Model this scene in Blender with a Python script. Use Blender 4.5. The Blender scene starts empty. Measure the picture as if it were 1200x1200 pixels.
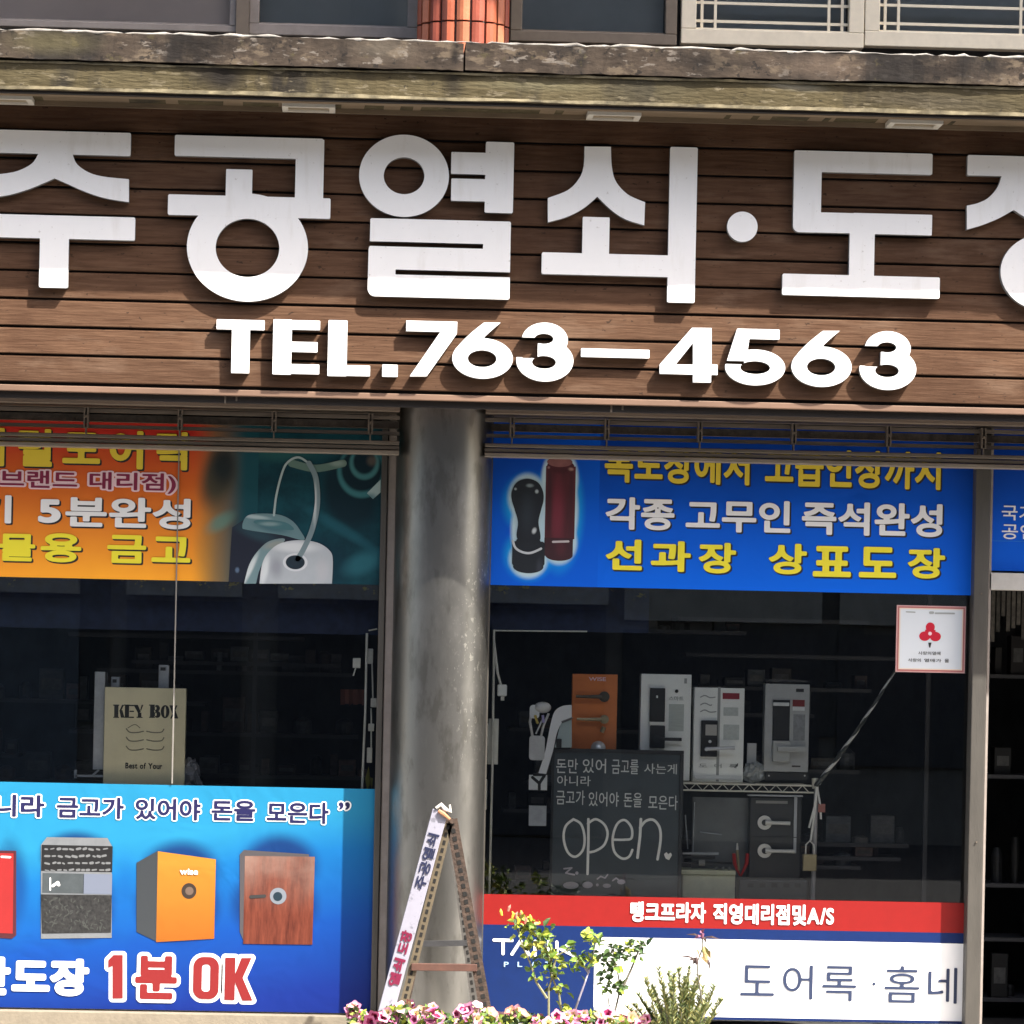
import bpy, bmesh, math, random
import numpy as np
from mathutils import Vector, Matrix
from mathutils.geometry import tessellate_polygon
random.seed(7)
SC = bpy.context.scene
COL = SC.collection

# ------------------------------------------------------------------ camera
D = 17.0; EYE = 1.6; PHI = math.radians(2.4); TH = math.radians(1.2)
FPX = D * 275.0; PPX, PPY = 600.0, 790.0
fwd = Vector((math.sin(PHI), math.cos(PHI), 0)); rgt0 = Vector((math.cos(PHI), -math.sin(PHI), 0)); up0 = Vector((0, 0, 1))
rgt = rgt0 * math.cos(TH) + up0 * math.sin(TH); upv = up0 * math.cos(TH) - rgt0 * math.sin(TH)
CAM = Vector((-D * math.tan(PHI), -D, EYE))
cd = bpy.data.cameras.new('camera'); cam = bpy.data.objects.new('camera', cd); COL.objects.link(cam)
m = Matrix((rgt, upv, -fwd)).transposed().to_4x4(); m.translation = CAM; cam.matrix_world = m
cd.sensor_width = 36; cd.lens = 36 * FPX / 1200; cd.shift_y = (PPY - 600) / 1200; cd.clip_start = .1; cd.clip_end = 500
SC.camera = cam

# ------------------------------------------------------------------ sky, sun, exposure
SUN = Vector((1.2, -1.0, 2.0)).normalized()
elev = math.asin(SUN.z); rot = math.atan2(SUN.x, SUN.y)
w = bpy.data.worlds.new('World'); SC.world = w; w.use_nodes = True
nt = w.node_tree; bg = nt.nodes['Background']; bg.inputs[1].default_value = .15
sky = nt.nodes.new('ShaderNodeTexSky'); sky.sky_type = 'NISHITA'; sky.sun_disc = False
sky.sun_elevation = elev; sky.sun_rotation = rot; sky.air_density = 1.0; sky.dust_density = 4.0; sky.ozone_density = .25
nt.links.new(sky.outputs[0], bg.inputs[0])
ld = bpy.data.lights.new('sun', 'SUN'); ld.energy = 5.0; ld.angle = math.radians(.6); ld.color = (1, .95, .87)
sun = bpy.data.objects.new('sun', ld); COL.objects.link(sun); sun.rotation_euler = SUN.to_track_quat('Z', 'Y').to_euler()
sun.location = (6, -6, 9)
SC.view_settings.view_transform = 'Standard'; SC.view_settings.look = 'None'
SC.view_settings.exposure = 1.55; SC.view_settings.gamma = 1; SC.view_settings.use_curve_mapping = False
SC.cycles.max_bounces = 8; SC.cycles.transparent_max_bounces = 12

# ------------------------------------------------------------------ a pixel of the photograph onto the plane y = Y
def P(px, py, Y=0.0):
    d = fwd + rgt * ((px - PPX) / FPX) - upv * ((py - PPY) / FPX)
    t = (Y - CAM.y) / d.y
    q = CAM + d * t
    return q.x, q.z
def PX(px, Y=0.0): return P(px, 600, Y)[0]
K = 1 / 275.0

# ------------------------------------------------------------------ materials
MATS = {}
def mat(name, col, rough=.6, metal=0, n=0, ns=20, stretch=(1, 1, 1), bump=0, bs=60, spec=.5, rnd=0, col2=None, coat=0):
    if name in MATS: return MATS[name]
    M = bpy.data.materials.new(name); M.use_nodes = True; t = M.node_tree; b = t.nodes['Principled BSDF']
    b.inputs['Roughness'].default_value = rough; b.inputs['Metallic'].default_value = metal
    b.inputs['Specular IOR Level'].default_value = spec; b.inputs['Base Color'].default_value = (*col, 1)
    if coat: b.inputs['Coat Weight'].default_value = coat
    if n or bump or rnd or col2:
        g = t.nodes.new('ShaderNodeNewGeometry'); mp = t.nodes.new('ShaderNodeMapping'); mp.inputs['Scale'].default_value = stretch
        t.links.new(g.outputs['Position'], mp.inputs[0])
        oi = t.nodes.new('ShaderNodeObjectInfo')
        ad = t.nodes.new('ShaderNodeVectorMath'); ad.operation = 'ADD'; t.links.new(mp.outputs[0], ad.inputs[0])
        if rnd:
            sc = t.nodes.new('ShaderNodeMath'); sc.operation = 'MULTIPLY'; sc.inputs[1].default_value = 9
            t.links.new(oi.outputs['Random'], sc.inputs[0]); t.links.new(sc.outputs[0], ad.inputs[1])
        nz = t.nodes.new('ShaderNodeTexNoise'); nz.inputs['Scale'].default_value = ns; nz.inputs['Detail'].default_value = 8; nz.inputs['Roughness'].default_value = .65
        t.links.new(ad.outputs[0], nz.inputs['Vector'])
        rp = t.nodes.new('ShaderNodeValToRGB'); c2 = col2 or tuple(min(1, c * (1 + n)) for c in col)
        lo = col if col2 else tuple(c * (1 - n) for c in col)
        rp.color_ramp.elements[0].position = .32; rp.color_ramp.elements[1].position = .68
        rp.color_ramp.elements[0].color = (*lo, 1); rp.color_ramp.elements[1].color = (*c2, 1)
        t.links.new(nz.outputs[0], rp.inputs[0]); out = rp.outputs[0]
        if rnd:
            h = t.nodes.new('ShaderNodeHueSaturation'); mr = t.nodes.new('ShaderNodeMapRange')
            mr.inputs['To Min'].default_value = 1 - rnd; mr.inputs['To Max'].default_value = 1 + rnd
            t.links.new(oi.outputs['Random'], mr.inputs[0]); t.links.new(mr.outputs[0], h.inputs['Value']); t.links.new(out, h.inputs['Color']); out = h.outputs[0]
        t.links.new(out, b.inputs['Base Color'])
        if bump:
            n2 = t.nodes.new('ShaderNodeTexNoise'); n2.inputs['Scale'].default_value = bs; n2.inputs['Detail'].default_value = 6
            t.links.new(ad.outputs[0], n2.inputs['Vector']); bp = t.nodes.new('ShaderNodeBump'); bp.inputs['Strength'].default_value = bump; bp.inputs['Distance'].default_value = .01
            t.links.new(n2.outputs[0], bp.inputs['Height']); t.links.new(bp.outputs[0], b.inputs['Normal'])
    MATS[name] = M; return M

def overlay(M, ns, lo, hi, col, amount=1, stretch=(1, 1, 1), xr=None, zr=None, seed=0):
    """patches of another colour (dirt, stains) over a material, optionally fading in over an x or z range"""
    t = M.node_tree; b = t.nodes['Principled BSDF']; inp = b.inputs['Base Color']
    g = t.nodes.new('ShaderNodeNewGeometry'); mp = t.nodes.new('ShaderNodeMapping'); mp.inputs['Scale'].default_value = stretch; mp.inputs['Location'].default_value = (seed, seed * .7, seed * .3)
    t.links.new(g.outputs['Position'], mp.inputs[0])
    nz = t.nodes.new('ShaderNodeTexNoise'); nz.inputs['Scale'].default_value = ns; nz.inputs['Detail'].default_value = 9; nz.inputs['Roughness'].default_value = .6
    t.links.new(mp.outputs[0], nz.inputs['Vector'])
    mr = t.nodes.new('ShaderNodeMapRange'); mr.inputs['From Min'].default_value = lo; mr.inputs['From Max'].default_value = hi; mr.inputs['To Max'].default_value = amount
    t.links.new(nz.outputs[0], mr.inputs[0]); f = mr.outputs[0]
    sp = t.nodes.new('ShaderNodeSeparateXYZ'); t.links.new(g.outputs['Position'], sp.inputs[0])
    for ax, r in (('X', xr), ('Z', zr)):
        if r:
            for k in range(0, len(r), 2):
                m2 = t.nodes.new('ShaderNodeMapRange'); m2.interpolation_type = 'SMOOTHSTEP'; m2.inputs['From Min'].default_value = r[k]; m2.inputs['From Max'].default_value = r[k + 1]
                t.links.new(sp.outputs[ax], m2.inputs[0]); mu = t.nodes.new('ShaderNodeMath'); mu.operation = 'MULTIPLY'
                t.links.new(f, mu.inputs[0]); t.links.new(m2.outputs[0], mu.inputs[1]); f = mu.outputs[0]
    mx = t.nodes.new('ShaderNodeMixRGB'); mx.inputs[2].default_value = (*col, 1); t.links.new(f, mx.inputs[0])
    if inp.is_linked: t.links.new(inp.links[0].from_socket, mx.inputs[1])
    else: mx.inputs[1].default_value = inp.default_value
    t.links.new(mx.outputs[0], inp); return M

def ramp_mat(name, axis, a, b_, stops, rough=.45, n=.04, coat=0, ox=0):
    """printed vinyl whose ink fades along one axis"""
    M = bpy.data.materials.new(name); M.use_nodes = True; t = M.node_tree; b = t.nodes['Principled BSDF']; b.inputs['Roughness'].default_value = rough; b.inputs['Specular IOR Level'].default_value = .2
    g = t.nodes.new('ShaderNodeNewGeometry'); sp = t.nodes.new('ShaderNodeSeparateXYZ'); t.links.new(g.outputs['Position'], sp.inputs[0])
    nz = t.nodes.new('ShaderNodeTexNoise'); nz.inputs['Scale'].default_value = 4; t.links.new(g.outputs['Position'], nz.inputs['Vector'])
    src = sp.outputs[axis]
    if ox:
        m1 = t.nodes.new('ShaderNodeMath'); m1.operation = 'MULTIPLY_ADD'; m1.inputs[1].default_value = ox
        t.links.new(sp.outputs['Z' if axis == 'X' else 'X'], m1.inputs[0]); t.links.new(src, m1.inputs[2]); src = m1.outputs[0]
    ma = t.nodes.new('ShaderNodeMath'); ma.operation = 'MULTIPLY_ADD'; ma.inputs[1].default_value = n * abs(b_ - a) * 4
    t.links.new(nz.outputs[0], ma.inputs[0]); t.links.new(src, ma.inputs[2])
    mr = t.nodes.new('ShaderNodeMapRange'); mr.inputs['From Min'].default_value = a; mr.inputs['From Max'].default_value = b_
    t.links.new(ma.outputs[0], mr.inputs[0]); rp = t.nodes.new('ShaderNodeValToRGB'); t.links.new(mr.outputs[0], rp.inputs[0])
    e = rp.color_ramp.elements
    e[0].position = stops[0][0]; e[0].color = (*stops[0][1], 1); e[1].position = stops[-1][0]; e[1].color = (*stops[-1][1], 1)
    for p, c in stops[1:-1]:
        x = e.new(p); x.color = (*c, 1)
    t.links.new(rp.outputs[0], b.inputs['Base Color'])
    n2 = t.nodes.new('ShaderNodeTexNoise'); n2.inputs['Scale'].default_value = 3.5; n2.inputs['Distortion'].default_value = 1.2; t.links.new(g.outputs['Position'], n2.inputs['Vector'])
    bp = t.nodes.new('ShaderNodeBump'); bp.inputs['Strength'].default_value = .25; bp.inputs['Distance'].default_value = .03; t.links.new(n2.outputs[0], bp.inputs['Height']); t.links.new(bp.outputs[0], b.inputs['Normal'])
    MATS[name] = M; return M

def soft(M, blobs, Y=.648):
    """soft-edged printed shapes: (cx, cy, rx, ry, turn, inner, outer, colour, amount), photograph pixels on the banner plane"""
    t = M.node_tree; b = t.nodes['Principled BSDF']; inp = b.inputs['Base Color']; L = t.links.new
    g = t.nodes.new('ShaderNodeNewGeometry')
    for cx, cy, rx, ry, a, i0, o0, colr, am in blobs:
        c = P(cx, cy, Y); mp = t.nodes.new('ShaderNodeMapping'); mp.vector_type = 'TEXTURE'
        mp.inputs['Location'].default_value = (c[0], Y, c[1]); mp.inputs['Rotation'].default_value = (0, math.radians(a), 0); mp.inputs['Scale'].default_value = (rx / 275, 1e3, ry / 275)
        L(g.outputs['Position'], mp.inputs[0]); ln = t.nodes.new('ShaderNodeVectorMath'); ln.operation = 'LENGTH'; L(mp.outputs[0], ln.inputs[0])
        mr = t.nodes.new('ShaderNodeMapRange'); mr.interpolation_type = 'SMOOTHSTEP'; mr.inputs['From Min'].default_value = i0; mr.inputs['From Max'].default_value = o0; mr.inputs['To Min'].default_value = am; mr.inputs['To Max'].default_value = 0
        L(ln.outputs['Value'], mr.inputs[0]); mx = t.nodes.new('ShaderNodeMixRGB'); mx.inputs[2].default_value = (*colr, 1); L(mr.outputs[0], mx.inputs[0])
        if inp.is_linked: L(inp.links[0].from_socket, mx.inputs[1])
        else: mx.inputs[1].default_value = inp.default_value
        L(mx.outputs[0], inp)
    return M

def glass_mat(name, tint=(.93, .96, .95), boost=1.0):
    M = bpy.data.materials.new(name); M.use_nodes = True; t = M.node_tree; t.nodes.clear()
    o = t.nodes.new('ShaderNodeOutputMaterial'); mx = t.nodes.new('ShaderNodeMixShader'); tr = t.nodes.new('ShaderNodeBsdfTransparent'); gl = t.nodes.new('ShaderNodeBsdfGlossy')
    tr.inputs[0].default_value = (*tint, 1); gl.inputs['Roughness'].default_value = .0
    fr = t.nodes.new('ShaderNodeFresnel'); fr.inputs[0].default_value = 1.5; mu = t.nodes.new('ShaderNodeMath'); mu.operation = 'MULTIPLY'; mu.inputs[1].default_value = boost
    t.links.new(fr.outputs[0], mu.inputs[0]); t.links.new(mu.outputs[0], mx.inputs[0]); t.links.new(tr.outputs[0], mx.inputs[1]); t.links.new(gl.outputs[0], mx.inputs[2]); t.links.new(mx.outputs[0], o.inputs[0])
    return M

# ------------------------------------------------------------------ object helpers
def tag(o, label=None, cat=None, group=None, kind=None):
    if label: o['label'] = label
    if cat: o['category'] = cat
    if group: o['group'] = group
    if kind: o['kind'] = kind
    return o
def thing(name, label, cat, loc=(0, 0, 0), group=None):
    o = bpy.data.objects.new(name, None); COL.objects.link(o); o.location = loc; o.empty_display_size = .1
    return tag(o, label, cat, group)
def put(name, me, M, parent=None, bevel=0, smooth=False, loc=None):
    for x in (M if isinstance(M, (list, tuple)) else [M]):
        if x and len(me.materials) < (len(M) if isinstance(M, (list, tuple)) else 1): me.materials.append(x)
    o = bpy.data.objects.new(name, me); COL.objects.link(o)
    L = Vector(loc) if loc is not None else Vector((0, 0, 0))
    if parent:
        o.parent = parent
        L = L - (parent.location if parent.parent is None else Vector((0, 0, 0)))
        if parent.parent is not None and parent.get('_w'): L = L - Vector(parent['_w'])
    o.location = L
    if bevel:
        bv = o.modifiers.new('bevel', 'BEVEL'); bv.width = bevel; bv.segments = 2; bv.limit_method = 'ANGLE'
    if smooth: me.shade_smooth()
    return o
class MB:
    def __init__(s): s.v = []; s.f = []; s.mi = []
    def face(s, pts, mi=0):
        k = len(s.v); s.v += [tuple(p) for p in pts]; s.f.append(tuple(range(k, k + len(pts)))); s.mi.append(mi); return s
    def box(s, x0, x1, y0, y1, z0, z1, mi=0):
        k = len(s.v)
        s.v += [(x, y, z) for x in (x0, x1) for y in (y0, y1) for z in (z0, z1)]
        for f in ((0, 1, 3, 2), (4, 6, 7, 5), (0, 4, 5, 1), (2, 3, 7, 6), (0, 2, 6, 4), (1, 5, 7, 3)):
            s.f.append(tuple(k + i for i in f)); s.mi.append(mi)
        return s
    def tube(s, pts, r, n=8, cap=True, mi=0):
        pts = [Vector(p) for p in pts]; rings = []
        rr = r if isinstance(r, (list, tuple)) else [r] * len(pts)
        ref = None
        for i, p in enumerate(pts):
            t = (pts[min(i + 1, len(pts) - 1)] - pts[max(i - 1, 0)]).normalized()
            a = ref - t * ref.dot(t) if ref else t.orthogonal()
            if a.length < 1e-6: a = t.orthogonal()
            a.normalize(); ref = a; b = t.cross(a); k = len(s.v)
            s.v += [tuple(p + (a * math.cos(2 * math.pi * j / n) + b * math.sin(2 * math.pi * j / n)) * rr[i]) for j in range(n)]; rings.append(k)
        for a, b in zip(rings, rings[1:]):
            for j in range(n):
                s.f.append((a + j, a + (j + 1) % n, b + (j + 1) % n, b + j)); s.mi.append(mi)
        if cap:
            s.f.append(tuple(rings[0] + j for j in reversed(range(n)))); s.mi.append(mi); s.f.append(tuple(rings[-1] + j for j in range(n))); s.mi.append(mi)
        return s
    def disc(s, c, r, y0, y1, n=24, mi=0, rz=None):
        s.tube([(c[0], y0, c[1]), (c[0], y1, c[1])], r, n, mi=mi); return s
    def mesh(s, name='m'):
        me = bpy.data.meshes.new(name); me.from_pydata(s.v, [], s.f)
        if any(s.mi): me.polygons.foreach_set('material_index', s.mi)
        me.update(); return me
    def build(s, name, M, parent=None, **k): return put(name, s.mesh(name), M, parent, **k)
def bar(p, q, wd, th, mb=None, nrm=Vector((0, 1, 0))):
    """square bar from p to q; wd across the facade, th in depth"""
    mb = mb or MB(); p = Vector(p); q = Vector(q); t = (q - p).normalized(); b = t.cross(nrm).normalized(); n = b.cross(t)
    k = len(mb.v)
    for c in (p, q):
        for sa, sb in ((-1, -1), (1, -1), (1, 1), (-1, 1)): mb.v.append(tuple(c + b * sa * wd / 2 + n * sb * th / 2))
    for f in ((0, 1, 2, 3), (7, 6, 5, 4), (0, 4, 5, 1), (1, 5, 6, 2), (2, 6, 7, 3), (3, 7, 4, 0)): mb.f.append(tuple(k + i for i in f)); mb.mi.append(0)
    return mb
def rect(x0, y0, x1, y1, Y):
    a = P(x0, y0, Y); b = P(x1, y1, Y); return a[0], b[0], b[1], a[1]       # xmin xmax zmin zmax
def pbox(x0, y0, x1, y1, Y, th, mb=None):
    r = rect(x0, y0, x1, y1, Y); return (mb or MB()).box(r[0], r[1], Y, Y + th, r[2], r[3])

# ------------------------------------------------------------------ shapes as distance fields, traced to outlines
def contours(F, x0, z0, h, level=0.0):
    G = F - level; ins = G < 0
    c = ins[:-1, :-1] * 1 + ins[:-1, 1:] * 2 + ins[1:, 1:] * 4 + ins[1:, :-1] * 8
    ys, xs = np.nonzero((c > 0) & (c < 15)); nxt = {}; pos = {}
    def ed(e, i, j):
        if e == 0: k = (i, j, 0); a, b = (i, j), (i, j + 1)
        elif e == 2: k = (i + 1, j, 0); a, b = (i + 1, j), (i + 1, j + 1)
        elif e == 3: k = (i, j, 1); a, b = (i, j), (i + 1, j)
        else: k = (i, j + 1, 1); a, b = (i, j + 1), (i + 1, j + 1)
        if k not in pos:
            ga, gb = G[a], G[b]; t = ga / (ga - gb) if ga != gb else .5
            pos[k] = (x0 + h * (a[1] + t * (b[1] - a[1])), z0 + h * (a[0] + t * (b[0] - a[0])))
        return k
    T = {1: [(0, 3)], 2: [(1, 0)], 3: [(1, 3)], 4: [(2, 1)], 5: [(0, 3), (2, 1)], 6: [(2, 0)], 7: [(2, 3)], 8: [(3, 2)], 9: [(0, 2)], 10: [(1, 0), (3, 2)], 11: [(1, 2)], 12: [(3, 1)], 13: [(0, 1)], 14: [(3, 0)]}
    for i, j in zip(ys.tolist(), xs.tolist()):
        for a, b in T[int(c[i, j])]: nxt[ed(a, i, j)] = ed(b, i, j)
    loops = []
    while nxt:
        k, _ = next(iter(nxt.items())); L = []
        while k in nxt: L.append(pos[k]); k = nxt.pop(k)
        if len(L) > 5: loops.append(simplify(L, h * .09))
    return [l for l in loops if len(l) > 2]
def simplify(L, tol):
    A = np.array(L); n = len(A); far = int(np.argmax(((A - A[0]) ** 2).sum(1))); keep = {0, far}
    st = [(0, far), (far, n)]
    while st:
        a, b = st.pop()
        if b - a < 2: continue
        p = A[a]; q = A[b % n]; d = q - p; l = math.hypot(*d) or 1e-9; S = A[a + 1:b] - p
        dist = np.abs(d[0] * S[:, 1] - d[1] * S[:, 0]) / l; k = int(np.argmax(dist))
        if dist[k] > tol: keep.add(a + 1 + k); st += [(a, a + 1 + k), (a + 1 + k, b)]
    return [tuple(A[i]) for i in sorted(keep)]
def loops_mesh(loops, fmap, depth_map=None):
    def area(l): return sum(l[i - 1][0] * l[i][1] - l[i][0] * l[i - 1][1] for i in range(len(l))) / 2
    def inside(p, l):
        c = False
        for i in range(len(l)):
            (ax, az), (bx, bz) = l[i - 1], l[i]
            if (az > p[1]) != (bz > p[1]) and p[0] < (bx - ax) * (p[1] - az) / (bz - az) + ax: c = not c
        return c
    A = [area(l) for l in loops]; big = A[max(range(len(A)), key=lambda i: abs(A[i]))] > 0
    outer = [i for i in range(len(loops)) if (A[i] > 0) == big]; kids = {i: [] for i in outer}
    for i in range(len(loops)):
        if i not in kids:
            c = [o for o in outer if inside(loops[i][0], loops[o])]
            if c: kids[min(c, key=lambda o: abs(A[o]))].append(i)
    start = []; flat = []
    for l in loops: start.append(len(flat)); flat += l
    n = len(flat); tri = []
    for o, hs in kids.items():
        idx = [start[q] + k for q in [o] + hs for k in range(len(loops[q]))]
        for t in tessellate_polygon([[Vector((x, z, 0)) for x, z in loops[q]] for q in [o] + hs]): tri.append(tuple(idx[k] for k in t))
    vs = [fmap(*p) for p in flat]; fs = [tuple(t) for t in tri]
    if depth_map:
        vs += [depth_map(*p) for p in flat]; fs += [tuple(i + n for i in reversed(t)) for t in tri]; k = 0
        for l in loops:
            m_ = len(l)
            for i in range(m_): fs.append((k + i, k + (i + 1) % m_, k + (i + 1) % m_ + n, k + i + n))
            k += m_
    me = bpy.data.meshes.new('shape'); me.from_pydata(vs, [], fs); me.update()
    bm = bmesh.new(); bm.from_mesh(me); bmesh.ops.recalc_face_normals(bm, faces=bm.faces); bm.to_mesh(me); bm.free()
    return me
def sd_poly(X, Z, pts):
    d = np.full(X.shape, 1e9); wn = np.zeros(X.shape); n = len(pts)
    for i in range(n):
        ax, az = pts[i]; bx, bz = pts[(i + 1) % n]; ex, ez = bx - ax, bz - az; L = ex * ex + ez * ez
        if L < 1e-14: continue
        t = np.clip(((X - ax) * ex + (Z - az) * ez) / L, 0, 1); d = np.minimum(d, (X - ax - t * ex) ** 2 + (Z - az - t * ez) ** 2)
        cr = ex * (Z - az) - ez * (X - ax)
        wn += ((az <= Z) & (bz > Z) & (cr > 0)) * 1.0 - ((az > Z) & (bz <= Z) & (cr < 0)) * 1.0
    d = np.sqrt(d); return np.where(wn != 0, -d, d)
def sd_ell(X, Z, c, rx, rz): return (np.sqrt(((X - c[0]) / rx) ** 2 + ((Z - c[1]) / rz) ** 2) - 1) * min(rx, rz)
def sd_rect(X, Z, r, rad=0):
    cx, cz = (r[0] + r[1]) / 2, (r[2] + r[3]) / 2; hx, hz = (r[1] - r[0]) / 2 - rad, (r[3] - r[2]) / 2 - rad
    qx, qz = np.abs(X - cx) - hx, np.abs(Z - cz) - hz
    return np.hypot(np.maximum(qx, 0), np.maximum(qz, 0)) + np.minimum(np.maximum(qx, qz), 0) - rad
def sd_line(X, Z, pts, r):
    d = np.full(X.shape, 1e9)
    for (ax, az), (bx, bz) in zip(pts, pts[1:]):
        ex, ez = bx - ax, bz - az; L = ex * ex + ez * ez + 1e-12; t = np.clip(((X - ax) * ex + (Z - az) * ez) / L, 0, 1)
        d = np.minimum(d, np.hypot(X - ax - t * ex, Z - az - t * ez))
    return d - r
def smooth(pts, n=6, closed=False):
    out = []; N = len(pts); rng = range(N if closed else N - 1)
    for i in rng:
        g = (lambda k: pts[k % N]) if closed else (lambda k: pts[min(max(k, 0), N - 1)])
        a, b, c, d = g(i - 1), g(i), g(i + 1), g(i + 2)
        for k in range(n):
            t = k / n; out.append(tuple(.5 * (2 * b[q] + (c[q] - a[q]) * t + (2 * a[q] - 5 * b[q] + 4 * c[q] - d[q]) * t * t + (3 * b[q] - a[q] - 3 * c[q] + d[q]) * t ** 3) for q in (0, 1)))
    if not closed: out.append(tuple(pts[-1]))
    return out
class Shape:
    """union / subtraction of pieces given in photograph pixels on plane Y"""
    def __init__(s, Y): s.Y = Y; s.ops = []; s.b = [1e9, -1e9, 1e9, -1e9]
    def _q(s, pts): return [P(x, y, s.Y) for x, y in pts]
    def _grow(s, pts):
        for x, z in pts: s.b = [min(s.b[0], x), max(s.b[1], x), min(s.b[2], z), max(s.b[3], z)]
    def rect(s, x0, y0, x1, y1, sub=False, rad=0):
        r = rect(x0, y0, x1, y1, s.Y); s._grow([(r[0], r[2]), (r[1], r[3])]) if not sub else None
        s.ops.append((sub, lambda X, Z: sd_rect(X, Z, r, rad * K))); return s
    def poly(s, pts, sub=False):
        q = s._q(pts); s._grow(q) if not sub else None; s.ops.append((sub, lambda X, Z: sd_poly(X, Z, q))); return s
    def ell(s, cx, cy, rx, ry, sub=False):
        c = P(cx, cy, s.Y); s._grow([(c[0] - rx * K, c[1] - ry * K), (c[0] + rx * K, c[1] + ry * K)]) if not sub else None
        s.ops.append((sub, lambda X, Z: sd_ell(X, Z, c, rx * K, ry * K))); return s
    def line(s, pts, r, sub=False):
        q = s._q(pts); s._grow([(x + d * r * K, z + e * r * K) for x, z in q for d in (-1, 1) for e in (-1, 1)]); s.ops.append((sub, lambda X, Z: sd_line(X, Z, q, r * K))); return s
    def mesh(s, back=None, h=.0015, grow=0):
        g = grow * K; x0, x1, z0, z1 = s.b[0] - 4 * h - g, s.b[1] + 4 * h + g, s.b[2] - 4 * h - g, s.b[3] + 4 * h + g
        X, Z = np.meshgrid(np.arange(x0, x1, h), np.arange(z0, z1, h)); F = np.full(X.shape, 1e9)
        for sub, f in s.ops: F = np.maximum(F, -f(X, Z)) if sub else np.minimum(F, f(X, Z))
        Y = s.Y
        return loops_mesh(contours(F, x0, z0, h, g), lambda x, z: (x, Y, z), (lambda x, z: (x, back, z)) if back is not None else None)

# ------------------------------------------------------------------ lettering from the built-in font, traced the same way
_tc = bpy.data.curves.new('glyph', 'FONT'); _to = bpy.data.objects.new('glyph', _tc); COL.objects.link(_to); GL = {}
def glyph(ch):
    if ch in GL: return GL[ch]
    _tc.body = ch; dg = bpy.context.evaluated_depsgraph_get(); dg.update(); cu = _to.evaluated_get(dg).to_curve(dg); out = []
    for sp in cu.splines:
        bp = sp.bezier_points; n = len(bp); L = []
        for i in range(n):
            a, b = bp[i], bp[(i + 1) % n]; p0, p1, p2, p3 = a.co, a.handle_right, b.co, b.handle_left
            p1, p2, p3 = a.handle_right, b.handle_left, b.co
            st = 1 if ((p1 - p0).cross(p3 - p0).length < 1e-4 and (p2 - p0).cross(p3 - p0).length < 1e-4) else 6
            for k in range(st):
                t = k / st; u = 1 - t; q = p0 * u ** 3 + p1 * 3 * u * u * t + p2 * 3 * u * t * t + p3 * t ** 3; L.append((q.x, q.y))
        out.append(L)
    _to.to_curve_clear(); GL[ch] = out; return out
class Text:
    def __init__(s, body, sp=0.0, wx=1.0):
        s.items = []; x = 0
        for ch in body:
            if ch == ' ': x += .33 + sp; continue
            g = glyph(ch); han = ord(ch) > 0x3000
            if han: off = 0; adv = .93
            else:
                a = min(p[0] for l in g for p in l); b = max(p[0] for l in g for p in l); off = -a + .04; adv = b - a + .1
            s.items.append([[(p[0] + off + x, p[1]) for p in l] for l in g]); x += adv + sp
    def field(s, pad, h=1 / 46):
        xs = [p[0] for g in s.items for l in g for p in l]; zs = [p[1] for g in s.items for l in g for p in l]
        x0, x1, z0, z1 = min(xs) - pad, max(xs) + pad, min(zs) - pad, max(zs) + pad
        ax = np.arange(x0, x1 + h, h); az = np.arange(z0, z1 + h, h); F = np.full((len(az), len(ax)), 1e3)
        for g in s.items:
            gx = [p[0] for l in g for p in l]; a = np.searchsorted(ax, min(gx) - pad); b = np.searchsorted(ax, max(gx) + pad)
            X, Z = np.meshgrid(ax[a:b], az); d = np.full(X.shape, 1e9); wn = np.zeros(X.shape)
            for l in g:
                n = len(l)
                for i in range(n):
                    ax_, az_ = l[i]; bx, bz = l[(i + 1) % n]; ex, ez = bx - ax_, bz - az_; L = ex * ex + ez * ez
                    if L < 1e-12: continue
                    t = np.clip(((X - ax_) * ex + (Z - az_) * ez) / L, 0, 1); d = np.minimum(d, (X - ax_ - t * ex) ** 2 + (Z - az_ - t * ez) ** 2)
                    if ez:
                        cr = ex * (Z - az_) - ez * (X - ax_)
                        wn += ((az_ <= Z) & (bz > Z) & (cr > 0)) * 1.0 - ((az_ > Z) & (bz <= Z) & (cr < 0)) * 1.0
            d = np.sqrt(d); F[:, a:b] = np.minimum(F[:, a:b], np.where(wn != 0, -d, d))
        s.F, s.x0, s.z0, s.h = F, x0, z0, h; s.bb = (min(xs), max(xs), min(zs), max(zs)); return s
TL = [0]
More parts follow.
